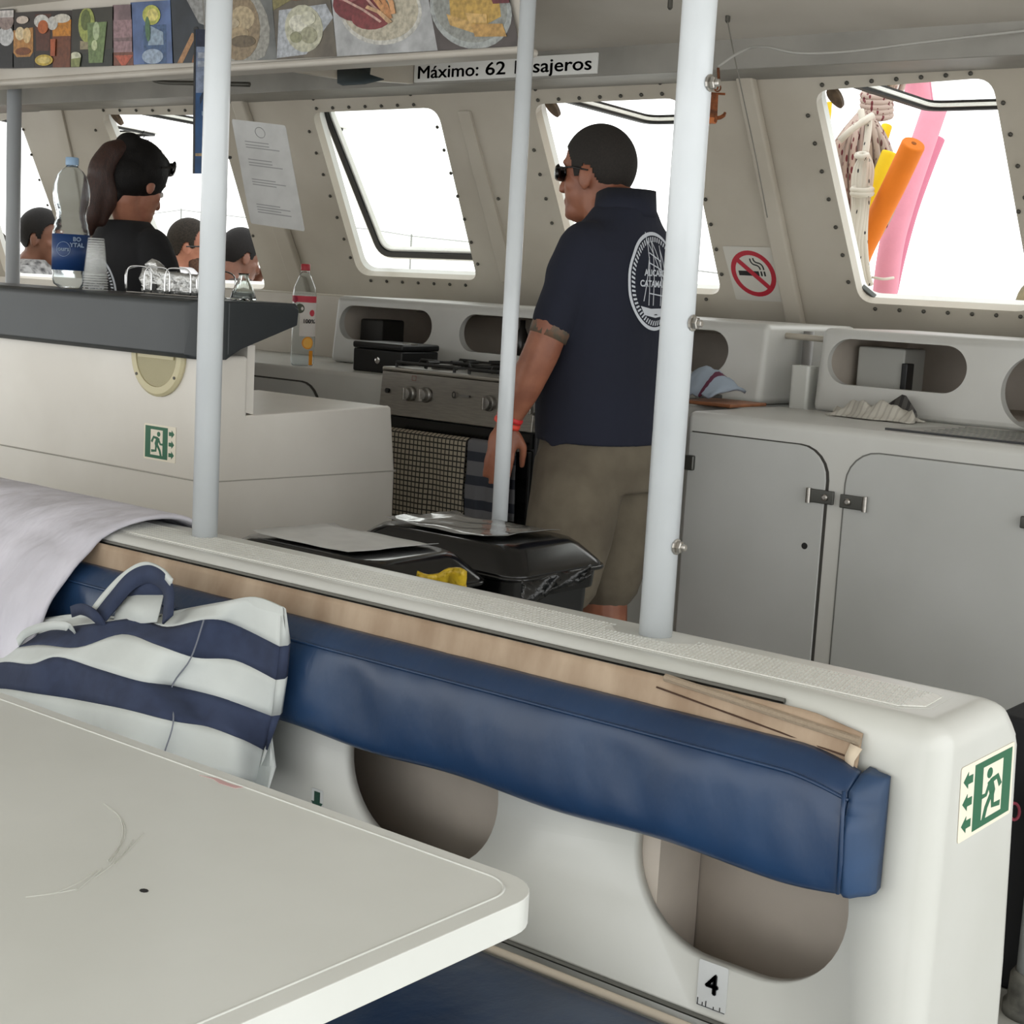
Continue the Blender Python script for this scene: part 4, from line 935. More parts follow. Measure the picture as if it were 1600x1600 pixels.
PR = {}
def pcol(c, n=.2, s_=70): return mat('print_%d_%d_%d' % tuple(c), c, .45, noise=n, nscale=s_)
YP = 3.2
def poster(label, quad, base, shapes):
    pts = [onY(x, y, YP) for x, y in quad]; o = pts[0].copy()
    e = thing('menu_poster', label, 'poster', o)
    def uv(u, v):
        t = pts[3]*(1-u) + pts[2]*u; b = pts[0]*(1-u) + pts[1]*u; return b*(1-v) + t*v
    def flat(poly, m, lay, nm):
        q = [uv(min(max(p[0], 0), 1), min(max(p[1], 0), 1)) for p in poly]; MB().prism([(p.x, p.z) for p in q], (0, YP, 0), X_, Z_, -Y_, .0005*lay, .0005*(lay+1)).build(nm, m, e)
    flat([(0, 0), (1, 0), (1, 1), (0, 1)], pcol(base, .25, 12), 0, 'poster_sheet')
    for l, (poly, c) in enumerate(shapes): flat(poly, pcol(c), l+1, 'print')
    return e
D = lambda cx, cy, rx, ry, n=18: disc(cx, cy, rx, ry, n)
poster('poster strip piece with a dark drink at the far left photo edge', [(-26, 107), (22, 107), (22, 14), (-26, 16)], (58, 56, 56), [([(.45, .02), (1, .02), (.98, .45), (.5, .45)], (36, 36, 38)), (D(.75, .55, .25, .17), (196, 196, 196)), (D(.75, .8, .25, .15), (150, 132, 126)), ([(.5, .86), (1, .86), (1, .98), (.5, .98)], (206, 200, 196))])
poster('menu poster of an iced coffee drink in a round glass', [(20, 107), (54, 106), (54, 18), (20, 20)], (52, 44, 40), [([(0, 0), (1, 0), (1, .28), (0, .28)], (44, 44, 44)), ([(.05, .28), (.2, .2), (.8, .2), (.95, .28), (.95, .72), (.05, .68)], (184, 130, 70)), (D(.35, .62, .22, .12), (226, 206, 168)), (D(.68, .58, .18, .14), (220, 190, 140)), (D(.5, .3, .36, .07), (122, 70, 40)), (D(.48, .86, .28, .07), (206, 190, 176))])
poster('menu poster of two cola glasses with orange slices', [(54, 106), (113, 105), (113, 16), (54, 18)], (48, 38, 34), [([(.05, .3), (.4, .3), (.45, .95), (.02, .95)], (86, 46, 32)), ([(.5, 0), (.95, 0), (.98, .82), (.48, .82)], (112, 62, 38)), ([(.5, .55), (.97, .55), (.98, .84), (.48, .84)], (196, 128, 40)), (D(.2, .82, .2, .12), (208, 206, 200)), (D(.5, .78, .14, .12), (200, 198, 192)), (D(.75, .86, .22, .08), (206, 200, 188)), (D(.25, .72, .14, .12), (184, 96, 44)), (D(.28, .13, .24, .1), (196, 168, 70)), (D(.28, .13, .17, .06), (218, 196, 120)), ([(.46, .2), (.58, .2), (.6, .5), (.46, .5)], (170, 84, 44))])
poster('menu poster of a green mint cocktail with lime', [(113, 105), (178, 103), (178, 10), (113, 15)], (58, 56, 48), [([(0, 0), (1, 0), (1, .3), (0, .2)], (46, 50, 44)), ([(.2, .3), (.55, .3), (.5, .42), (.2, .45)], (150, 140, 112)), (D(.36, .72, .2, .3), (160, 168, 90)), (D(.34, .8, .12, .18), (98, 110, 60)), ([(.42, .06), (.75, .06), (.85, .75), (.38, .75)], (116, 136, 88)), (D(.6, .6, .08, .16), (176, 190, 150)), (D(.56, .36, .07, .09), (196, 206, 160)), (D(.1, .18, .14, .08), (206, 206, 180)), ([(.0, .0), (.2, .0), (.24, .16), (0, .14)], (140, 146, 92))])
poster('narrow menu poster of a pink cocktail', [(176, 103), (209, 102), (206, 7), (176, 8)], (142, 118, 122), [([(0, 0), (1, 0), (1, .22), (0, .22)], (120, 76, 62)), ([(.1, .17), (1, .17), (.62, -.02), (.45, -.02)], (190, 96, 74)), ([(.08, .22), (.96, .22), (1, .75), (.05, .75)], (158, 128, 132)), ([(.08, .4), (.96, .4), (.96, .46), (.05, .46)], (126, 104, 106))])
poster('menu poster of a blue gin drink with lemon peel', [(208, 101), (272, 99), (267, 0), (204, 4)], (96, 118, 164), [([(.28, 0), (.82, 0), (.86, .62), (.3, .62)], (70, 96, 134)), ([(.4, .3), (.78, .3), (.78, .5), (.45, .62)], (150, 168, 186)), (D(.5, .12, .26, .12), (160, 176, 196)), (D(.52, .78, .22, .16), (190, 192, 96)), (D(.55, .78, .14, .1), (226, 214, 130)), (D(.42, .56, .06, .2), (86, 120, 88))])
poster('dark menu poster with a splash and wooden muddler', [(270, 99), (331, 97), (331, -6), (266, -2)], (50, 56, 64), [([(.12, 0), (.26, 0), (.62, .42), (.52, .46)], (176, 132, 92)), ([(.5, 0), (.7, 0), (.8, .3), (.62, .3)], (140, 92, 56)), ([(.4, .98), (.98, .98), (.9, .55), (.7, .6)], (150, 150, 148)), (D(.62, .5, .06, .05), (36, 36, 36))])
poster('menu poster of grilled meat slices on a plate', [(333, 96), (433, 93), (424, -14), (333, -10)], (120, 122, 120), [(D(.45, .45, .48, .62), (158, 156, 148)), (D(.42, .5, .36, .5), (148, 130, 104)), (D(.5, .62, .2, .18), (186, 168, 136)), (D(.38, .4, .22, .1), (176, 156, 124)), (D(.5, .28, .2, .09), (110, 96, 76)), (D(.3, .55, .16, .08), (192, 176, 148))])
poster('menu poster of scrambled white cheese on a square plate', [(433, 93), (527, 88), (516, -22), (425, -16)], (112, 104, 92), [([(0, .02), (.5, .05), (1, .55), (.9, .75), (.1, .7)], (182, 186, 192)), ([(0, .7), (.6, .95), (.5, 1), (0, 1)], (136, 128, 84)), (D(.5, .42, .32, .34), (196, 194, 172)), (D(.42, .5, .16, .12), (222, 220, 204)), (D(.58, .32, .14, .12), (168, 166, 140)), (D(.36, .3, .1, .08), (152, 152, 122)), (D(.6, .56, .12, .1), (214, 212, 192)), (D(.45, .92, .26, .1), (124, 70, 44))])
poster('menu poster of cured ham with breadsticks on a white plate', [(527, 88), (684, 79), (664, -32), (514, -24)], (190, 191, 192), [(D(.5, .62, .42, .5, 28), (206, 204, 196)), (D(.5, .64, .39, .46, 28), (192, 184, 164)), (D(.28, .7, .26, .24), (120, 52, 56)), (D(.4, .5, .2, .16), (132, 60, 62)), (D(.2, .84, .14, .1), (150, 84, 84)), (stroke([(.12, .8), (.34, .62), (.5, .44)], .03), (206, 168, 156)), (stroke([(.3, .95), (.45, .66), (.55, .5)], .03), (200, 158, 146)), (stroke([(.45, .84), (.54, .62), (.58, .44)], .055), (206, 150, 100)), (stroke([(.52, .86), (.58, .66), (.6, .48)], .05), (198, 138, 90)), (stroke([(.58, .9), (.64, .7), (.64, .54)], .05), (212, 158, 112)), (stroke([(.38, .66), (.5, .58), (.6, .42)], .05), (216, 176, 136))])
poster('menu poster of yellow cheese blocks in a white bowl', [(684, 79), (812, 72), (788, -40), (664, -32)], (84, 76, 74), [(D(.5, .55, .5, .56, 28), (170, 174, 172)), (D(.5, .58, .45, .5, 28), (150, 152, 146)), ([(.24, .42), (.62, .3), (.86, .42), (.9, .95), (.3, .98)], (196, 160, 84)), ([(.2, .5), (.5, .36), (.52, .2), (.22, .34)], (206, 168, 104)), ([(.48, .34), (.86, .32), (.88, .14), (.5, .16)], (198, 156, 92)), ([(.44, .5), (.7, .46), (.68, .34), (.46, .36)], (216, 178, 112)), ([(.8, .6), (1, .6), (1, 1), (.76, 1)], (110, 52, 58))])

# laminated notice
nq = [P(362, 186, 5.2), P(446, 196, 5.12), P(474, 361, 5.12), P(392, 349, 5.2)]
e = thing('notice_sheet', 'laminated white notice with faint print left of the ajar window', 'notice', nq[3])
U = (nq[1]-nq[0]); V = (nq[0]-nq[3]); Nn = U.cross(V).normalized()
MB().prism(rrect(0, 1, 0, 1, .03), nq[3], U, V, Nn, -.001, .001).build('sheet', PAPER, e)
ft = mat('faint_print_grey', (150, 150, 150), .7)
for v in (.80, .77, .745, .63, .60, .575, .44, .415, .39, .2, .175, .15, .125):
    mb = MB(); mb.prism([(.18, v-.006), (.80 if int(v*1000) % 2 else .62, v-.006), (.80 if int(v*1000) % 2 else .62, v+.004), (.18, v+.004)], nq[3], U, V, Nn, .001, .0016); mb.build('print_line', ft, e)
MB().tube([nq[3] + U*(.5+.09*math.cos(t)) + V*(.9+.05*math.sin(t)) + Nn*.0015 for t in [2*math.pi*k/20 for k in range(20)]], .001, 4, closed=True).build('emblem_ring', ft, e)
# blue banner hanging by the left pole
bq = [P(303, 46, 4.05), P(337, 46, 4.05), P(335, 271, 4.05), P(301, 271, 4.05)]
e = thing('hanging_banner', 'narrow blue vertical banner hanging behind the left pole', 'banner', bq[3]); U = bq[2]-bq[3]; V = bq[0]-bq[3]; Nn = U.cross(V).normalized()
MB().tube([bq[0]*.5+bq[1]*.5, Vector((bq[0].x, bq[0].y, 2.22))], .0015, 4).build('banner_cord', WIRE, e)
MB().prism([(0, 0), (1, 0), (1, 1), (0, 1)], bq[3], U, V, Nn, -.003, 0).build('panel', mat('banner_blue', (34, 72, 116), .5, noise=.2, nscale=20), e)
for poly, c in (([(.12, .88), (1, .88), (1, 1), (.12, 1)], (40, 46, 66)), ([(.12, .56), (1, .56), (1, .88), (.12, .88)], (126, 138, 162)), ([(.2, .74), (.9, .74), (.9, .78), (.2, .78)], (170, 178, 192)), ([(.2, .8), (.9, .8), (.9, .84), (.2, .84)], (176, 182, 196)), ([(.12, .12), (1, .12), (1, .14), (.12, .14)], (150, 130, 100)), ([(0, 0), (.1, 0), (.1, 1), (0, 1)], (48, 50, 54)), (stroke([(.3, .5), (.5, .56), (.7, .52)], .05), (24, 40, 66)), (stroke([(.4, .42), (.7, .38), (.9, .4)], .03), (130, 150, 176))):
    MB().prism(poly, bq[3], U, V, Nn, 0, .0006).build('print', pcol(c, .2), e)
# no-smoking sign on the window wall
u0, v0 = wuv(1177, 428, -.004); o = wpt(u0, v0, -.002); e = thing('no_smoking_sign', 'square no-smoking sticker with red ring on the pillar', 'sign', o); A = (o, X_, WV, -WN)
def ns(poly, m, lay, hl=()): MB().prism(poly, *A, .0006*lay, .0006*(lay+1), hl).build('print' if lay else 'sticker_base', m, e)
ns(rrect(-.093, .093, -.105, .102, .006), mat('sticker_offwhite', (205, 202, 194), .5), 0)
ns(disc(0, 0, .083, .088, 40), REDP, 1, [disc(0, 0, .066, .071, 40)])
ns(stroke([(-.05, .053), (.05, -.053)], .017), REDP, 2)
ns([(-.055, -.008), (.022, -.008), (.022, .01), (-.055, .01)], INK, 1); ns([(.028, -.008), (.034, -.008), (.034, .01), (.028, .01)], INK, 1); ns([(.04, -.008), (.046, -.008), (.046, .01), (.04, .01)], INK, 1)
ns(stroke(bez((.03, .016), (.03, .032), (.014, .034), 6)[:-1] + bez((.014, .034), (-.002, .038), (.0, .058), 6), .005), INK, 1); ns(stroke(bez((.043, .016), (.044, .04), (.026, .042), 6)[:-1] + bez((.026, .042), (.01, .045), (.012, .06), 6), .005), INK, 1)

# rusty hook, cables, cord
a = P(1115, 100, 4.25); e = thing('rusty_hook', 'rusty metal hook hanging from a wire behind the thick pole', 'hook', P(1112, 190, 4.25))
pt = lambda x, y: P(x, y, 4.25)
MB().tube([pt(1122, 106), pt(1123, 122), pt(1120, 140)], .004, 6).build('hook_chain', RUST, e)
MB().tube([pt(1121+5*math.cos(t), 137+6*math.sin(t)) for t in [2*math.pi*k/14 for k in range(14)]], .0022, 5, closed=True).build('hook_ring', RUST, e)
MB().tube([pt(1104, 133), pt(1120, 136)], .005, 6).build('hook_pin', RUST, e)
MB().prism([(0, 0), (10, 0), (8, -46), (-4, -44)], pt(1112, 146), CR*(4.25/FPX), CU*(4.25/FPX), -CF, -.008, .008).build('hook_body', RUST, e, bevel=.002)
MB().tube(catmull([pt(1114, 184), pt(1124, 184), pt(1131, 180), pt(1133, 175)], 4), [.006]*9+[.004]*3+[.001], 6).build('hook_tip', RUST, e)
MB().tube([pt(1110, 146), pt(1133, 147)], .0035, 6).build('hook_crossbar', RUST, e)
MB().box(pt(1110,190).x-.008, pt(1110,190).x+.012, pt(1110,190).y-.01, pt(1110,190).y+.01, pt(1110,193).z, pt(1110,184).z).build('hook_tag', mat('orange_tag', (186, 106, 50), .6), e)
def cable(label, pts, r, m=WIRE, nm='cable'):
    o = MB().tube(catmull(pts, 6), r, 6).build(nm, m, None, smooth=True); tag(o, label, 'cable'); return o
cable('thin grey cable running along the headliner edge to the right', [P(1122, 104, 4.2), P(1150, 85, 4.2), P(1175, 74, 4.2), P(1200, 74, 4.1), P(1250, 83, 4.05), P(1330, 80, 4.0), P(1450, 65, 3.95), P(1600, 48, 3.9), P(1700, 35, 3.85)], .004, mat('pale_cable', (160, 158, 152), .5))
cable('thin straight cord hanging down the pillar by the no-smoking sign', [P(1137, 34, 4.2), P(1150, 100, 4.3), P(1180, 240, 4.45), P(1199, 340, 4.5)], .002)
cable('dark sagging wire under the poster shelf at left', [P(-10, 131, 5.6), P(60, 130, 5.5), P(135, 125, 5.4), P(165, 116, 5.3), P(195, 105, 5.2)], .004, BOLT)
cable('dark flat wire from the posters towards the left pole', [P(203, 106, 5.2), P(230, 118, 5.2), P(250, 128, 5.2), P(300, 130, 5.1), P(390, 132, 5.0)], .008, BOLT)
# drooping plastic sheet near the capacity sign
q = MB().sheet([[P(527, 104, 4.95), P(560, 98, 4.95), P(580, 100, 4.95)], [P(527, 130, 4.9), P(556, 126, 4.9), P(578, 117, 4.9)], [P(535, 133, 4.88), P(570, 131, 4.88), P(600, 124, 4.88)]]).build('visor', mat('dark_slate', (62, 72, 76), .5), None, smooth=True, solid=.004); tag(q, 'dark slate visor hooked under the trim band', 'visor')
for px, py in ((1047, 10), (1137, 31), (1326, 38), (1356, 40), (1402, 38)):
    d_ = ray(px, py); best = onY(px, py, 3.7); best = onZ(px, py, 2.06)
    s_ = MB().lathe([(.007, .03), (.007, -.004), (.003, -.009), (0, -.009)], (best.x, best.y, 2.06 if best.y > 3.8 else 2.06), 8).build('ceiling_screw', BOLT, ce)

# ------------------------------------------------------------------ beside the partition at the right photo edge
a = onZ(1600, 1590, 0); e = thing('deck_post', 'white post in a dingy grey deck socket at the right photo edge', 'post', (a.x, a.y, 0))
c = Vector((onZ(1612, 1585, 0).x, onZ(1612, 1585, 0).y, 0))
MB().lathe([(.055, 0), (.055, .02), (.048, .022), (.046, .075), (.04, .085)], c, 28).build('post_socket', mat('grimy_metal', (130, 130, 124), .6, .3, noise=.3, nscale=30), e, smooth=True)
MB().lathe([(.036, .08), (.036, .45)], c, 28).build('post_tube', WPAINT, e, smooth=True)
c2_ = P(1640, 1350, 3.05); e = thing('black_bag', 'black bag with pink trim at the right photo edge', 'bag', (c2_.x, c2_.y, 0))
MB().loft([[Vector((c2_.x+x, c2_.y+y, z)) for x, y in rrect(-w, w, -.10, .10, .05)] for w, z in ((.13, 0), (.145, .1), (.145, .35), (.13, .50), (.10, .54))]).build('bag_body', mat('black_nylon', (24, 25, 30), .7, bump=.3, bscale=30), e, smooth=False, bevel=.01)
MB().tube([P(1585+8*math.cos(t), 1268+13*math.sin(t), 2.93) for t in [2*math.pi*k/16 for k in range(16)]], .003, 6, closed=True).build('pink_trim', mat('pink_trim', (170, 70, 90), .6), e)
# ------------------------------------------------------------------ outside: sea, foredeck, rail, ropes, noodles
sea = MB().box(-1500, 1500, 12, 2500, -2.6, -2.5).build('sea', mat('hazy_sea', (226, 229, 226), .25, bump=.3, bscale=.6, bdist=.1)); tag(sea, 'pale hazy sea beyond the bow', kind='structure')
dk = MB().box(-14, 4, 4.75, 9, .55, .6).build('floor_foredeck', mat('foredeck_white', (206, 206, 200), .6)); tag(dk, 'white foredeck in front of the cabin', kind='structure')
e = thing('guard_rail', 'thin guard rail with two stanchions seen through the windows', 'rail', (-6, 8.6, .6)); RL = mat('rail_steel', (150, 152, 150), .4, .5)
for px, pt_ in ((283, 326), (643, 366)):
    q = onY(px, pt_, 8.6); MB().tube([(q.x, 8.6, .6), (q.x, 8.6, q.z)], .008, 8).build('stanchion', RL, e)
q1, q2 = onY(283, 328, 8.6), onY(643, 369, 8.6)
MB().tube([onY(150, 340, 8.6), onY(245, 333, 8.6), q1, onY(315, 332, 8.6), onY(400, 342, 8.6), onY(575, 358, 8.6), q2, onY(740, 379, 8.6), onY(1130, 428, 8.6)], .005, 5).build('life_line', RL, e)

def noodle(label, pts, r, col, hole=True):
    m = mat('foam_' + '_'.join(str(c) for c in col), col, .75, noise=.02, nscale=20, bump=.25, bscale=120)
    e = thing('pool_noodle', label, 'pool noodle', pts[-1], 'foam pool noodles outside the right window')
    c = catmull(pts, 6); MB().tube(c, [r]*(len(c)-1) + [r], 20).build('foam_tube', m, e, smooth=False, bevel=.006)
    if hole:
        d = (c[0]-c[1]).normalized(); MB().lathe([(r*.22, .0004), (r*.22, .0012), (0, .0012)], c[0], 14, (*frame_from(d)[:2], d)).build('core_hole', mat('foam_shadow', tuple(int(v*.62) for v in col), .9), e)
    return e
T = 5.9
noodle('orange foam noodle leaning nearest the right window', [P(1428, 224, 5.12), P(1397, 290, 5.24), P(1366, 352, 5.36), P(1338, 415, 5.46), P(1318, 500, 5.55), P(1310, 800, 5.6)], .040, (228, 122, 18))
noodle('long pink foam noodle rising out of the window top', [P(1474, 130, T+.2), P(1440, 230, T+.2), P(1410, 320, T+.2), P(1390, 400, T+.2), P(1380, 520, T+.25), P(1378, 800, T+.3)], .049, (216, 142, 160), False)
noodle('darker pink foam noodle behind the long one', [P(1466, 215, T+.45), P(1448, 260, T+.45), P(1420, 340, T+.45), P(1395, 440, T+.45), P(1385, 520, T+.45), P(1380, 780, T+.45)], .03, (198, 116, 140), False)
noodle('yellow foam noodle between rope and orange noodle', [P(1392, 238, 5.5), P(1372, 288, 5.52), P(1350, 345, 5.55), P(1325, 430, 5.62), P(1318, 800, 5.7)], .032, (220, 186, 4))
noodle('second yellow foam noodle tip beside the coil', [P(1386, 196, T+.35), P(1380, 215, T+.35), P(1365, 260, T+.4), P(1345, 480, T+.5), P(1340, 780, T+.5)], .022, (220, 186, 10), False)
# steel post that carries the coils
ps = thing('mast_post', 'steel post outside carrying the coiled ropes', 'post', P(1362, 600, 5.75)); ps_m = MB().tube([P(1364, 100, 5.8), P(1352, 250, 5.8), P(1338, 480, 5.8), P(1332, 850, 5.8)], .022, 14).build('post_tube', CHROME, ps, smooth=True)
def rope_mat(name, base, fleck, sc=55, thr=.58):
    m = bpy.data.materials.new(name); m.use_nodes = True; nt = m.node_tree; b = nt.nodes['Principled BSDF']; b.inputs['Roughness'].default_value = .9
    tc = nt.nodes.new('ShaderNodeTexCoord'); n = nt.nodes.new('ShaderNodeTexVoronoi'); n.inputs['Scale'].default_value = sc; mp = nt.nodes.new('ShaderNodeMapping'); mp.inputs['Scale'].default_value = (1.6, 1.6, .55); nt.links.new(tc.outputs['Object'], mp.inputs['Vector']); nt.links.new(mp.outputs['Vector'], n.inputs['Vector'])
    lt = nt.nodes.new('ShaderNodeMath'); lt.operation = 'LESS_THAN'; lt.inputs[1].default_value = thr; nt.links.new(n.outputs['Distance'], lt.inputs[0])
    mi = nt.nodes.new('ShaderNodeMix'); mi.data_type = 'RGBA'; mi.inputs['A'].default_value = lin(base); mi.inputs['B'].default_value = lin(fleck); nt.links.new(lt.outputs[0], mi.inputs['Factor']); nt.links.new(mi.outputs['Result'], b.inputs['Base Color']); return m
RPK = rope_mat('pink_flecked_rope', (164, 146, 136), (98, 40, 46), 42, .3); RWH = rope_mat('white_flecked_rope', (196, 190, 178), (40, 38, 42), 36, .16); RGY = rope_mat('brown_flecked_rope', (150, 134, 122), (84, 50, 46), 42, .32)
random.seed(11)
cr = thing('coiled_rope', 'big hank of pink-flecked rope hanging outside the right window', 'rope', P(1335, 400, 5.7))
for k in range(32):
    f = k/31; xm = 1290 + 104*f + random.uniform(-3, 3); tt = 5.70 + .12*math.sin(k*2.3); g = random.uniform(-1, 1)
    pts = [P(1351 + 12*(f-.5), 176 + 3*g, 5.7), P(1352 + (xm-1352)*.62, 196 + 34*abs(f-.55), tt), P(xm, 258 + 8*g, tt), P(xm + 10*(.7-f) + 3*g, 325, tt+.01), P(1318 + 36*f + 4*g, 400, tt), P(1322 + 20*f, 452 + 10*g, tt+.04), P(1325 + 24*f, 400, tt+.12), P(1345 + 20*(f-.5), 300, 5.9), P(1352, 190, 5.86)]
    MB().tube(catmull(pts, 5), .0118, 7).build('rope_strand', RPK if k % 3 else RGY, cr, smooth=True)
for k in range(5): MB().tube(catmull([P(1362 + 22*math.cos(t)+8, 148 + 8*k + 5*math.sin(t), 5.72 - .04*math.sin(t)) for t in [2*math.pi*j/10 for j in range(10)]], 3, True), .012, 8, closed=True).build('rope_turn', RPK, cr, smooth=True)
wr = thing('white_rope', 'white black-flecked rope hank hanging in front of the pink one', 'rope', P(1345, 420, 5.25))
MB().tube(catmull([P(1345, 172, 5.30), P(1349, 190, 5.29), P(1357, 188, 5.30), P(1356, 210, 5.29), P(1352, 240, 5.28)], 5), .012, 8).build('rope_tie', RWH, wr, smooth=True)
MB().tube([P(1312, 220, 5.29), P(1330, 203, 5.28), P(1348, 190, 5.27), P(1364, 180, 5.28)], .0115, 8).build('rope_tie', RWH, wr, smooth=True)
for k in range(6):
    f = (k-2.5)/2.5; MB().tube(catmull([P(1353, 240, 5.27), P(1350 + 11*f, 262, 5.25 + .03*abs(f)), P(1347 + 12*f, 290, 5.25 + .03*abs(f)), P(1344 + 9*f, 330, 5.25 + .02*abs(f)), P(1338 + 13*f, 380, 5.25), P(1340 + 15*f, 425, 5.25), P(1350+10*f, 445, 5.27)], 5), .0115, 8).build('rope_strand', RWH, wr, smooth=True)
for yy in (296, 302, 243): MB().tube([P(1347 + (15 if yy > 250 else 8)*math.cos(t), yy + 2.5*math.sin(t), 5.24 - .035*math.sin(t)) for t in [2*math.pi*j/14 for j in range(14)]], .010, 8, closed=True).build('rope_turn', RWH, wr, smooth=True)
yr = MB().tube([P(1296, 160, 5.5), P(1293, 200, 5.5), P(1292, 240, 5.5), P(1288, 330, 5.5), P(1276, 860, 5.5)], .010, 8).build('yellow_line', rope_mat('yellow_rope', (200, 170, 30), (90, 74, 20), 60, .3), smooth=True); tag(yr, 'thin yellow line hanging left of the coiled rope', 'rope')
tn_ = MB().tube(catmull([P(1362, 433, T+.11), P(1380, 436, T+.10), P(1396, 434, T+.13)], 4), .006, 6).build('tie_cord', RWH, smooth=True); tag(tn_, 'thin cord tied across the pink noodle', 'cord')
gc_ = P(1612, 480, 6.4)
gr = MB().ell(gc_, (.07, .06, .11), None, 18, 12).build('canvas_roll', mat('olive_canvas', (132, 126, 98), .9, noise=.3, nscale=12), None, smooth=True); tag(gr, 'olive canvas bundle at the right edge outside the window', 'bundle')
MB().tube([gc_ - Z_*.1, Vector((gc_.x, gc_.y, .6))], .03, 10).build('bundle_stem', mat('olive_canvas', (132, 126, 98), .9), gr)
# ------------------------------------------------------------------ people
def limb(mb, pts, rad, n=14, sub=4):
    c = catmull(pts, sub); N = len(pts)-1; rr = []
    for i in range(len(c)):
        f = i/sub; k = min(int(f), N-1); t = f-k; t = t*t*(3-2*t); rr.append(rad[k]*(1-t)+rad[min(k+1, N)]*t)
    mb.tube(c, rr, n); mb.ell(pts[0], rad[0], nu=12, nv=8); mb.ell(pts[-1], rad[-1], nu=12, nv=8)
def head(mb, c, f, up, s=1.0):
    l = up.cross(f).normalized(); A = (f, l, up); c = Vector(c)
    q = lambda a, b, d: c + (f*a + l*b + up*d)*s
    R3 = lambda a, b, d: (a*s, b*s, d*s)
    mb.ell(q(-.004, 0, .012), R3(.098, .077, .098), A); mb.ell(q(.028, 0, -.05), R3(.068, .062, .085), A); mb.ell(q(.048, 0, -.108), R3(.046, .046, .034), A)
    mb.tube([q(.088, 0, -.012), q(.108, 0, -.045), q(.106, 0, -.06)], [.007*s, .0125*s, .011*s], 10); mb.ell(q(.108, 0, -.055), R3(.014, .015, .011), A)
    mb.ell(q(.076, 0, .012), R3(.02, .052, .013), A); mb.ell(q(.088, 0, -.083), R3(.013, .023, .006), A); mb.ell(q(.086, 0, -.093), R3(.013, .021, .006), A); mb.ell(q(.082, 0, -.12), R3(.016, .02, .014), A)
    for sg in (-1, 1):
        mb.ell(q(-.008, sg*.078, -.03), R3(.020, .008, .032), A); mb.ell(q(.0, sg*.07, -.035), R3(.012, .012, .014), A); mb.ell(q(.05, sg*.044, -.045), R3(.022, .02, .022), A)
    return q, A
def eyes(e, q, s=1.0, col=(40, 30, 26), d=0):
    for sg in (-1, 1):
        b = MB().ell(q(.082-d, sg*.031, -.020), .0105*s, nu=12, nv=8).build('eye', mat('eye_white', (226, 222, 216), .2), e, smooth=True)
        MB().ell(q(.0895-d, sg*.031, -.020), .0048*s, nu=10, nv=6).build('iris', mat('iris_dark', col, .2), b, smooth=True)
def hand(mb, wrist, d, palm_n, s=1.0, curl=.5, thumb_side=1):
    """palm and five tapering, curled fingers; d = direction of the fingers, palm_n = normal out of the palm"""
    d = d.normalized(); pn = (palm_n - d*palm_n.dot(d)).normalized(); w = d.cross(pn).normalized()*thumb_side
    mb.ell(wrist + d*.045*s, (.048*s, .040*s, .017*s), (d, w, pn), 14, 10); mb.ell(wrist + d*.01*s, (.03*s, .027*s, .02*s), (d, w, pn), 12, 8)
    for k, (o_, L) in enumerate(((.029, .070), (.010, .080), (-.010, .074), (-.029, .058))):
        p = wrist + d*.082*s + w*o_*s; dd = d.copy(); pts = [wrist + d*.06*s + w*o_*.9*s, p.copy()]
        for j, fr in enumerate((.42, .32, .26)):
            a = curl*(.5+.45*j); dd = (d*math.cos(a) + pn*math.sin(a)).normalized(); p = p + dd*L*fr*s; pts.append(p.copy())
        limb(mb, pts, [.0095*s, .0092*s, .0085*s, .0078*s, .0066*s], 8, 2)
    t0 = wrist + d*.022*s + w*.03*s; td = (d*.65 + w*.62 + pn*.35).normalized(); td2 = (d*.9 + w*.15 + pn*.45).normalized()
    limb(mb, [t0, t0 + td*.035*s, t0 + td*.035*s + td2*.03*s, t0 + td*.035*s + td2*.052*s], [.014*s, .0115*s, .010*s, .008*s], 8, 2)
def hair_cap(e, c, A, r, keep, m, nm='hair', off=(0, 0, 0)):
    o = MB().ell(Vector(c), r, A, 110, 90, keep).build(nm, m, e, smooth=True, solid=.003); return o
HL = [(-.13, -.088), (-.07, -.086), (-.04, -.04), (-.024, .0), (.0, .004), (.012, -.026), (.028, -.026), (.038, .012), (.056, .042), (.075, .056), (.13, .058)]
def hairline(f):
    for (a, b), (c, d) in zip(HL, HL[1:]):
        if f <= c: return b + (d-b)*max(0, (f-a))/(c-a)
    return HL[-1][1]
def sect(c, A, rx, ry, z, n=24, p=2.3):
    out = []
    for k in range(n):
        t = 2*math.pi*k/n; ct, st_ = math.cos(t), math.sin(t)
        out.append(c + A[0]*(rx*math.copysign(abs(ct)**(2/p), ct)) + A[1]*(ry*math.copysign(abs(st_)**(2/p), st_)) + Z_*z)
    return out

# ---- the man in navy at the stove, facing along the galley
F_ = Vector((-1, 0, 0)); L_ = Vector((0, -1, 0)); AM = (F_, L_, Z_)
O = Vector((-2.315, 3.283, 0))
mn = thing('person', 'person in navy polo shirt, khaki shorts and sunglasses standing at the stove', 'person', O)
lp = lambda f, l, z: O + F_*f + L_*l + Z_*z
body = MB()
hc = P(936, 263, 4.0); hq, hA = head(body, hc, (F_ + Vector((0, -.05, 0))).normalized(), (Z_ + F_*.03).normalized(), 1.0)
limb(body, [hq(-.02, 0, -.03), hq(-.028, 0, -.10), lp(-.03, 0, 1.50), lp(-.02, 0, 1.42)], [.066, .062, .064, .066])
body.loft([sect(lp(f, 0, 0), AM, rx, ry, z) for z, f, rx, ry in ((.82, 0, .12, .16), (.95, 0, .125, .165), (1.1, .0, .115, .16), (1.25, 0, .115, .175), (1.36, -.01, .09, .16), (1.43, -.015, .06, .09))])
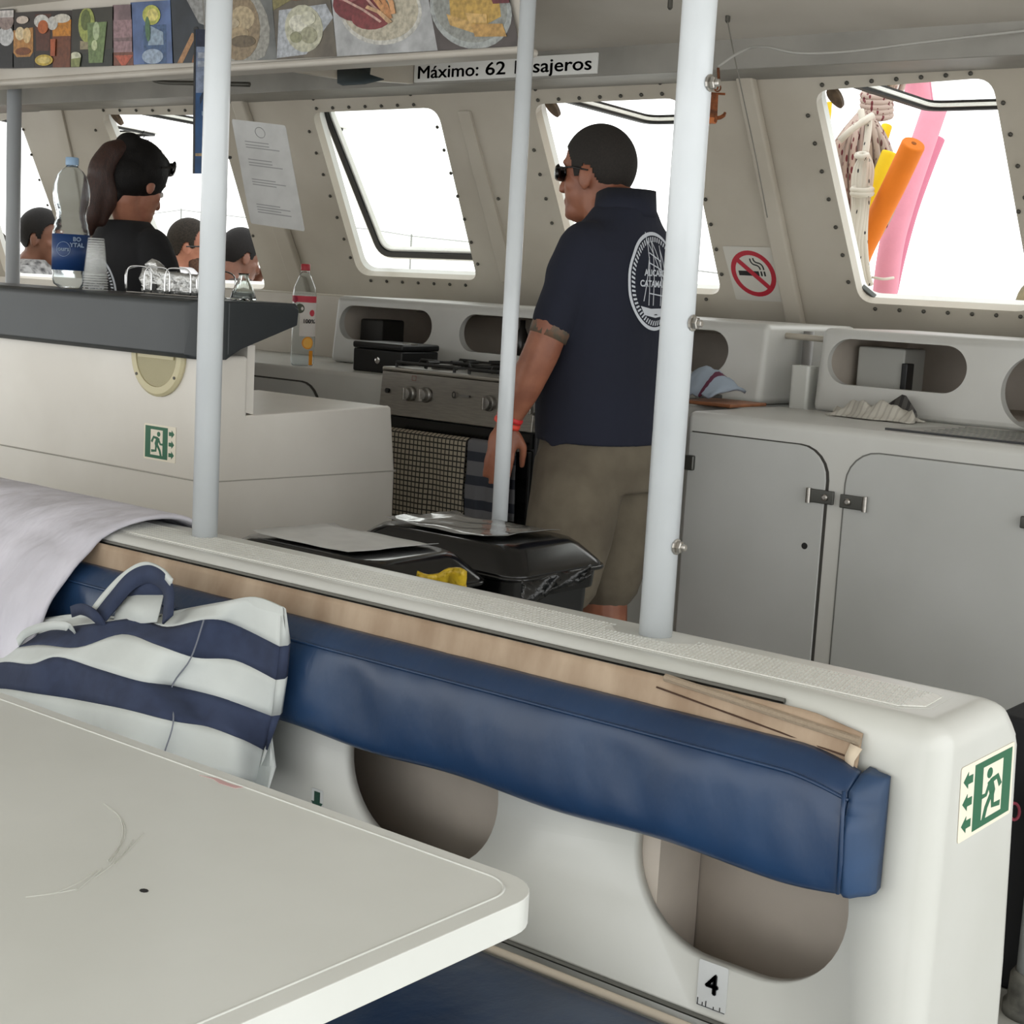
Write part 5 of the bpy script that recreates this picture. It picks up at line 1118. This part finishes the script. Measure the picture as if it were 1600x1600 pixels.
# left arm: shoulder, elbow, wrist
sh, el, wr_ = lp(-.01, .160, 1.39), P(848, 545, 3.83), P(791, 664, 3.88)
limb(body, [sh, sh*.5+el*.5 + L_*.01, el, el*.55+wr_*.45, wr_], [.045, .046, .046, .044, .028])
hand(body, wr_, (P(777, 735, 3.88) - wr_), -L_*.6+F_*.5, 1.0, .45, 1)
sh2, el2, wr2 = lp(-.01, -.195, 1.395), lp(.0, -.235, 1.13), lp(.14, -.20, .93)
limb(body, [sh2, sh2*.5+el2*.5 - L_*.01, el2, el2*.55+wr2*.45, wr2], [.045, .05, .044, .042, .029])
hand(body, wr2, F_*.5 - Z_, L_, 1.0, .5, -1)
# legs: left one stepping forward, right one back
hipL, knL, anL = lp(0, .09, .86), P(876, 905, 3.84), P(862, 1140, 3.88)
hipR, knR, anR = lp(-.02, -.09, .86), P(946, 905, 4.07), P(918, 1130, 4.12)
anL.z = .09; anR.z = .09
limb(body, [hipL, hipL*.5+knL*.5, knL, knL*.65+anL*.35, anL], [.092, .083, .06, .058, .038]); limb(body, [hipR, hipR*.5+knR*.5, knR, knR*.65+anR*.35 - F_*.015, anR], [.092, .083, .06, .06, .038])
clay('body', body, SKIN, mn, .0055, 5)
SHOE = mat('dark_shoe', (40, 40, 44), .6)
for an in (anL, anR): MB().loft([sect(Vector((an.x, an.y, 0)) + F_*.05, AM, rx, ry, z) for z, rx, ry in ((.0, .135, .045), (.03, .137, .048), (.055, .12, .044), (.09, .06, .04))]).build('shoe', SHOE, mn, smooth=True, bevel=.01)
# polo shirt
SHIRT = mat('navy_cotton', (21, 25, 42), .9, noise=.12, nscale=4, bump=.45, bscale=6, bdist=.02)
sm = MB()
sm.loft([sect(lp(f, 0, 0), AM, rx, ry, z, 32) for z, f, rx, ry in ((.922, .0, .150, .195), (.95, .005, .150, .195), (1.05, .012, .150, .192), (1.15, .012, .146, .19), (1.25, .005, .142, .198), (1.33, 0, .135, .208), (1.40, -.008, .12, .20), (1.445, -.014, .10, .165), (1.48, -.018, .085, .115), (1.515, -.022, .074, .082))])
slv = sh + (el-sh)*.70
limb(sm, [lp(-.01, .135, 1.40), sh*.7+slv*.3, slv*.6+sh*.4, slv], [.076, .068, .058, .056], 18)
slv2 = sh2 + (el2-sh2)*.80
limb(sm, [lp(-.01, -.145, 1.40), sh2*.7+slv2*.3, slv2*.6+sh2*.4, slv2], [.078, .076, .071, .070], 18)
for f, l in ((.06, .19),): sm.prism([(-.03, .93), (.05, .93), (.012, .905)], lp(0, .192, 0), F_, Z_, L_, -.012, .006)
shirt = clay('polo_shirt', sm, SHIRT, mn, .0065, 5)
# collar: standing band that folds over, higher at the nape
cr_ = []
for z, k, tilt in ((1.500, 1.0, 0), (1.535, .98, .012), (1.545, 1.02, .014), (1.515, 1.06, .0), (1.498, 1.10, -.004)):
    cr_.append([lp(-.022, 0, 0) + F_*(.072*k*math.cos(t)) + L_*(.078*k*math.sin(t)) + Z_*(z + tilt - .018*max(0, math.cos(t))) for t in [2*math.pi*j/28 for j in range(28)]])
MB().loft(cr_, cap=False).build('collar', SHIRT, mn, smooth=True, solid=.003)
# shorts
SHORT = mat('khaki_cotton', (106, 98, 84), .95, noise=.2, nscale=8, col2=(88, 80, 68), bump=.35, bscale=10, bdist=.012)
so = MB()
so.loft([sect(lp(f, 0, 0), AM, rx, ry, z, 28) for z, f, rx, ry in ((.80, 0, .15, .18), (.86, 0, .150, .185), (.92, 0, .142, .182), (.97, 0, .14, .18))])
hemL = hipL + (knL-hipL)*.98; hemR = hipR + (knR-hipR)*.98 - Z_*.0
limb(so, [hipL + L_*.0, hipL*.5+hemL*.5, hemL], [.122, .114, .098], 20); limb(so, [hipR, hipR*.5+hemR*.5, hemR], [.118, .112, .094], 20)
clay('shorts', so, SHORT, mn, .0065, 4)
# buzzed hair, sunglasses, wristbands, tattoo
def keep_buzz(p):
    d = p - hc; f = d.dot(hA[0]); u = d.dot(hA[2]); s_ = abs(d.dot(hA[1]))
    return u > hairline(f)
hair_cap(mn, hq(-.004, 0, .012), hA, (.0995, .0785, .0995), keep_buzz, mat('buzzed_hair', (36, 31, 27), .85, noise=.3, nscale=220, col2=(27, 23, 20)))
sg = MB().tube(catmull([hq(.106, .002, -.016), hq(.1, .045, -.016), hq(.082, .068, -.014)], 4), [.0195]*9, 10, flat=.35, up=Z_)
sgo = sg.build('sunglasses', GLOSSB, mn, smooth=True)
MB().tube(catmull([hq(.106, -.002, -.016), hq(.1, -.045, -.016), hq(.082, -.068, -.014)], 4), [.0195]*9, 10, flat=.35, up=Z_).build('lens', GLOSSB, sgo, smooth=True)
for s_ in (-1, 1): MB().tube([hq(.084, s_*.07, -.006), hq(.03, s_*.081, -.004), hq(-.02, s_*.084, -.012)], .0045, 6, flat=.5).build('temple', GLOSSB, sgo, smooth=True)
eyes(mn, hq, d=.014)
dw = (wr_-el).normalized()
for k, c_ in ((-.022, (206, 50, 52)), (-.006, (228, 76, 60))): MB().lathe([(.034, -.006), (.035, 0), (.034, .006)], wr_ + dw*k, 20, (*frame_from(dw)[:2], dw)).build('wristband', mat('band_%d' % c_[0], c_, .5), mn, smooth=True)
MB().lathe([(.0305, -.004), (.0315, 0), (.0305, .004)], wr_ - dw*.032, 20, (*frame_from(dw)[:2], dw)).build('wristband', BLACK, mn, smooth=True)
da = (el-sh).normalized(); tc_ = slv + da*.022
TAT = mat('tattoo_ink', (84, 78, 66), .6, noise=.5, nscale=60, col2=(112, 84, 66))
tm = MB().lathe([(.0515, -.02), (.0505, .0), (.049, .024)], tc_, 24, (*frame_from(da)[:2], da)).build('tattoo_band', TAT, mn, smooth=True)
# ship emblem printed on the back of the shirt
bpy.context.view_layer.update()
bvh = BVHTree.FromPolygons([v.co.copy() for v in shirt.data.vertices], [tuple(p.vertices) for p in shirt.data.polygons])
LOGO = mat('emblem_print', (196, 200, 208), .8)
def on_back(bv, org, U, V, nrm, polys, nm, parent, m, lift=.0025):
    mb = MB()
    for poly, hl in polys:
        t = MB().prism(poly, (0, 0, 0), X_, Y_, Z_, 0, .0001, hl); vv = []
        for x, y, _ in t.v[:len(t.v)//2]:
            p0 = org + U*x + V*y + nrm*.4; h = bv.ray_cast(p0, -nrm)
            if h[0] is None: h = (org + U*x + V*y, nrm)
            vv.append(h[0] + nrm*lift)
        K = len(vv); mb.add(vv, [f for f in t.f if all(i < K for i in f)])
    return mb.build(nm, m, parent)
def seg(a, b, w, n=5): return (stroke([tuple(Vector(a)*(1-k/n)+Vector(b)*k/n) for k in range(n+1)], w), ())
def emblem(bv, org, U, V, nrm, parent, rx=.105, ry=.122):
    pl = []; n = 60
    for k in range(n):   # ring in short pieces so that it follows the cloth
        a, b = 2*math.pi*k/n, 2*math.pi*(k+1)/n
        pl.append(([(rx*math.cos(a), ry*math.sin(a)), (rx*math.cos(b), ry*math.sin(b)), (rx*.93*math.cos(b), ry*.93*math.sin(b)), (rx*.93*math.cos(a), ry*.93*math.sin(a))], ()))
        c_ = a + .06; pl.append(([(rx*.90*math.cos(a), ry*.90*math.sin(a)), (rx*.90*math.cos(a+.05), ry*.90*math.sin(a+.05)), (rx*.80*math.cos(c_+.03), ry*.80*math.sin(c_+.03)), (rx*.80*math.cos(c_-.02), ry*.80*math.sin(c_-.02))], ()))
    hull = [(-.06, -.062), (-.02, -.068), (.03, -.066), (.065, -.055), (.055, -.082), (0, -.09), (-.045, -.084)]; pl.append((hull, ()))
    for a, b in (((-.03, -.06), (-.03, .12)), ((-.012, -.06), (-.012, .10)), ((.02, -.06), (.02, .09)), ((-.03, .10), (.05, -.04)), ((-.05, -.05), (-.03, .06)), ((.02, .08), (.06, -.05)), ((-.03, .07), (.02, .05)), ((-.03, .045), (.02, .03)), ((-.03, -.03), (.03, -.035)), ((-.012, .1), (.045, -.02))): pl.append(seg(a, b, .0028))
    on_back(bv, org, U, V, nrm, pl, 'ship_emblem', parent, LOGO)
    for txt, z, sz in (('ALICANTE', .020, .022), ('CATAMARAN', -.007, .022)):
        me = text_mesh(txt, sz, .0006, 0); mb = MB(); vv = []
        for v in me.vertices:
            p0 = org + U*v.co.x + V*(v.co.y+z) + nrm*.4; h = bv.ray_cast(p0, -nrm); vv.append((h[0] if h[0] is not None else p0 - nrm*.4) + nrm*.0035)
        mb.add(vv, [tuple(p.vertices) for p in me.polygons]); mb.build('emblem_lettering', LOGO, parent); bpy.data.meshes.remove(me)
emblem(bvh, lp(-.12, .005, 1.335), -L_, Z_, -F_, mn)

# ---- the woman in black behind the bar
WF = Vector((.12, .99, 0)).normalized(); WL = Z_.cross(WF); AW = (WF, WL, Z_)
wc = P(217, 279, 5.08); hf0 = Vector((-.08, .99, 0)).normalized(); up = (Z_ + hf0*.38).normalized(); hf = (hf0 - Z_*.38).normalized()
wm = thing('person', 'person in black shirt with sunglasses pushed up on the head, behind the bar', 'person', (wc.x, wc.y, 0))
nb = P(204, 338, 5.1); OW = Vector((nb.x, nb.y, 0)); wp = lambda f, l, z: OW + WF*f + WL*l + Z_*z
z0 = nb.z - 1.36
wb_ = MB(); wq, wA = head(wb_, wc, hf, up, .98)
limb(wb_, [wq(-.02, 0, -.04), wq(-.035, 0, -.09), wp(-.0, 0, 1.34+z0), wp(-.01, 0, 1.26+z0)], [.055, .05, .052, .06])
wb_.loft([sect(wp(0, 0, 0), AW, rx, ry, z+z0) for z, rx, ry in ((.0, .09, .12), (.4, .11, .15), (.8, .12, .17), (.95, .105, .14), (1.15, .10, .15), (1.25, .08, .14), (1.31, .05, .07))])
for s_ in (-1, 1):
    a_, b_, c_ = wp(0, s_*.15, 1.24+z0), wp(.06, s_*.2, 1.02+z0), wp(.24, s_*.12, .98+z0); limb(wb_, [a_, a_*.5+b_*.5, b_, b_*.5+c_*.5, c_], [.04, .04, .037, .035, .024])
    hand(wb_, c_, WF - WL*s_*.4, -Z_, .9, .5, s_)
clay('body', wb_, SKIN2, wm, .006, 5)
ws = MB(); ws.loft([sect(wp(f, 0, 0), AW, rx, ry, z+z0, 28) for z, f, rx, ry in ((.80, 0, .135, .18), (.95, 0, .125, .165), (1.1, .0, .122, .175), (1.2, -.004, .115, .188), (1.265, -.008, .098, .175), (1.31, -.012, .085, .125), (1.345, -.016, .07, .08))])
for s_ in (-1, 1): limb(ws, [wp(0, s_*.135, 1.262+z0), wp(.0, s_*.185, 1.2+z0), wp(.03, s_*.2, 1.08+z0)], [.062, .062, .058], 16)
BLK = mat('black_cotton', (24, 24, 27), .9, bump=.3, bscale=8, bdist=.015, noise=.1, nscale=5)
wshirt = clay('shirt', ws, BLK, wm, .007, 5)
bv2 = BVHTree.FromPolygons([v.co.copy() for v in wshirt.data.vertices], [tuple(p.vertices) for p in wshirt.data.polygons])
emblem(bv2, wp(-.12, .0, 1.10+z0), -WL, Z_, -WF, wm)
hm = MB(); hm.ell(wq(-.015, 0, .022), (.106, .092, .105), wA, 20, 14); hm.ell(wq(-.055, 0, -.015), (.075, .086, .085), wA, 18, 12); hm.ell(wq(.03, 0, .06), (.07, .07, .055), wA); hm.ell(wq(-.075, .0, .075), .05); hm.ell(wq(-.06, 0, -.05), (.05, .060, .045), wA); hm.ell(wq(-.07, 0, -.085), (.03, .034, .04), wA)
clay('hair', hm, HAIRB, wm, .006, 4)
pt = [wq(-.085, .0, .07), P(186, 234, 5.0), P(174, 240, 4.98), P(160, 266, 4.97), P(150, 300, 4.97), P(143, 335, 4.98), P(140, 362, 5.0)]
ph = MB(); limb(ph, pt, [.028, .034, .036, .040, .040, .034, .016], 16); limb(ph, [pt[2], pt[3] + (pt[3]-pt[2])*.1, P(166, 305, 4.99), P(158, 345, 5.0)], [.04, .045, .04, .02], 14)
clay('ponytail', ph, HAIRLIT, wm, .006, 3)
sgl = MB().tube(catmull([wq(.075, .06, .075), wq(.105, .03, .085), wq(.11, 0, .085), wq(.105, -.03, .085), wq(.075, -.06, .075)], 4), .024, 10, flat=.3, up=up).build('sunglasses', GLOSSB, wm, smooth=True)
for s_ in (-1, 1): MB().tube([wq(.075, s_*.062, .078), wq(.0, s_*.09, .04)], .004, 6).build('temple', GLOSSB, sgl)
for k in range(6):
    MB().tube(catmull([wq(.02-.02*k, .03-.012*k, .10), wq(.03-.02*k, .02-.012*k, .13+.004*(k % 3)), wq(.05-.022*k, -.01, .125), wq(.06-.02*k, -.03, .1)], 4), .0009, 4).build('flyaway_hair', HAIRB, wm)
eyes(wm, wq, .98)

# ---- passengers on the foredeck
def passenger(label, px, py, t, fwd, hair_m, skin_m, shirt_m, s=1.0, beard=None, glasses=None, tilt=.0, arm_up=False, hairk=None):
    f = Vector(fwd); f.normalize(); l = Z_.cross(f); A = (f, l, Z_); c = P(px, py, t); up = (Z_ + f*tilt).normalized(); hf = (f - Z_*tilt).normalized()
    e = thing('person', label, 'person', (c.x, c.y, .6)); b = MB(); q, hA_ = head(b, c, hf, up, s); o = c - Z_*c.z - f*.03; pz = lambda a, b_, z: o + f*(a*s) + l*(b_*s) + Z_*(c.z + (z+.09)*s)
    limb(b, [q(-.02, 0, -.05), q(-.028, 0, -.12), pz(-.02, 0, -.22)], [.058*s, .054*s, .065*s])
    b.loft([sect(pz(0, 0, -.09), A, rx*s, ry*s, (z+.09)*s) for z, rx, ry in ((-.75, .13, .17), (-.6, .12, .16), (-.4, .115, .17), (-.3, .10, .175), (-.22, .065, .09))])
    for s_ in (-1, 1):
        a1, a2 = pz(0, s_*.18, -.30), pz(.05, s_*.22, -.52); a3 = pz(.26, s_*.16, -.56)
        if arm_up and s_ == arm_up: a2, a3 = pz(.12, s_*.2, -.34), pz(.16, s_*.02, -.16)
        limb(b, [a1, a1*.5+a2*.5, a2, a2*.5+a3*.5, a3], [.05, .044, .039, .036, .026]); hand(b, a3, f - l*s_*.5 if not arm_up else l*-s_+f*.4, -Z_ if not arm_up else -f, .95, .6, s_)
    for s_ in (-1, 1):
        h1, k1 = pz(.02, s_*.09, -.72), pz(.42, s_*.11, -.70); limb(b, [h1, k1], [.085, .06])
    clay('body', b, skin_m, e, .008, 4)
    sh_ = MB(); sh_.loft([sect(pz(0, 0, -.09), A, rx*s, ry*s, (z+.09)*s, 24) for z, rx, ry in ((-.76, .15, .19), (-.5, .135, .185), (-.36, .128, .195), (-.28, .108, .185), (-.235, .08, .12), (-.205, .068, .075))])
    for s_ in (-1, 1):
        a2 = pz(.03, s_*.205, -.42) if not (arm_up and s_ == arm_up) else pz(.07, s_*.19, -.33); limb(sh_, [pz(0, s_*.14, -.285), pz(0, s_*.185, -.32), a2], [.066, .064, .06], 14)
    clay('shirt', sh_, shirt_m, e, .009, 4)
    kk = hairk or (lambda f_, u, s_: u > hairline(f_))
    hair_cap(e, q(-.006, 0, .014), hA_, (.105*s, .083*s, .106*s), lambda p: kk((p-c).dot(hf), (p-c).dot(up), abs((p-c).dot(hA_[1]))), hair_m)
    if beard: MB().ell(q(.04, 0, -.095), (.066*s, .062*s, .06*s), hA_, 20, 14, lambda p: (p-c).dot(hf) > .0 and (p-c).dot(up) < -.062).build('beard', beard, e, smooth=True, solid=.004)
    if glasses:
        g = MB().tube(catmull([q(.085, .07, -.015), q(.105, .035, -.018), q(.108, 0, -.015), q(.105, -.035, -.018), q(.085, -.07, -.015)], 3), .012, 8, flat=.3, up=up).build('glasses', glasses, e, smooth=True)
        for s_ in (-1, 1): MB().tube([q(.088, s_*.07, -.012), q(-.01, s_*.084, -.018)], .004, 6).build('temple', glasses, g)
    eyes(e, q, s); return e, q
WS = mat('white_shirt', (216, 216, 220), .9); GS = mat('grey_pattern_shirt', (150, 150, 150), .9, noise=.7, nscale=25, col2=(60, 60, 62)); RSH = mat('pink_shirt', (190, 120, 116), .9)
e1, q1 = passenger('person outside in glasses and white collar, beside the left pole', 297, 380, 7.9, (.62, .62, 0), HAIRG, SKIN2, WS, 1.06, mat('beard_brown', (92, 66, 52), .9, noise=.3, nscale=120), GLOSSB, hairk=lambda f_, u, s_: u > hairline(f_) + (.03 if f_ > .03 else .0))
MB().ell(q1(-.085, .03, -.075), (.03, .04, .026)).build('neck_device', BLACK, e1, smooth=True)
passenger('person outside in dark top resting a hand on the face, right of the left pole', 377, 396, 8.7, (.2, .95, 0), HAIRB, SKIN3, mat('dark_top', (70, 60, 58), .9), 1.2, None, None, .3, 1)
passenger('person outside in grey patterned shirt, left of the water bottle', 66, 366, 8.5, (.75, .5, 0), HAIRB, SKIN3, GS, 1.2)
passenger('person outside in pink top, cut off by the left photo edge', -14, 392, 9.6, (.8, .3, 0), HAIRG, SKIN2, RSH, 1.2)
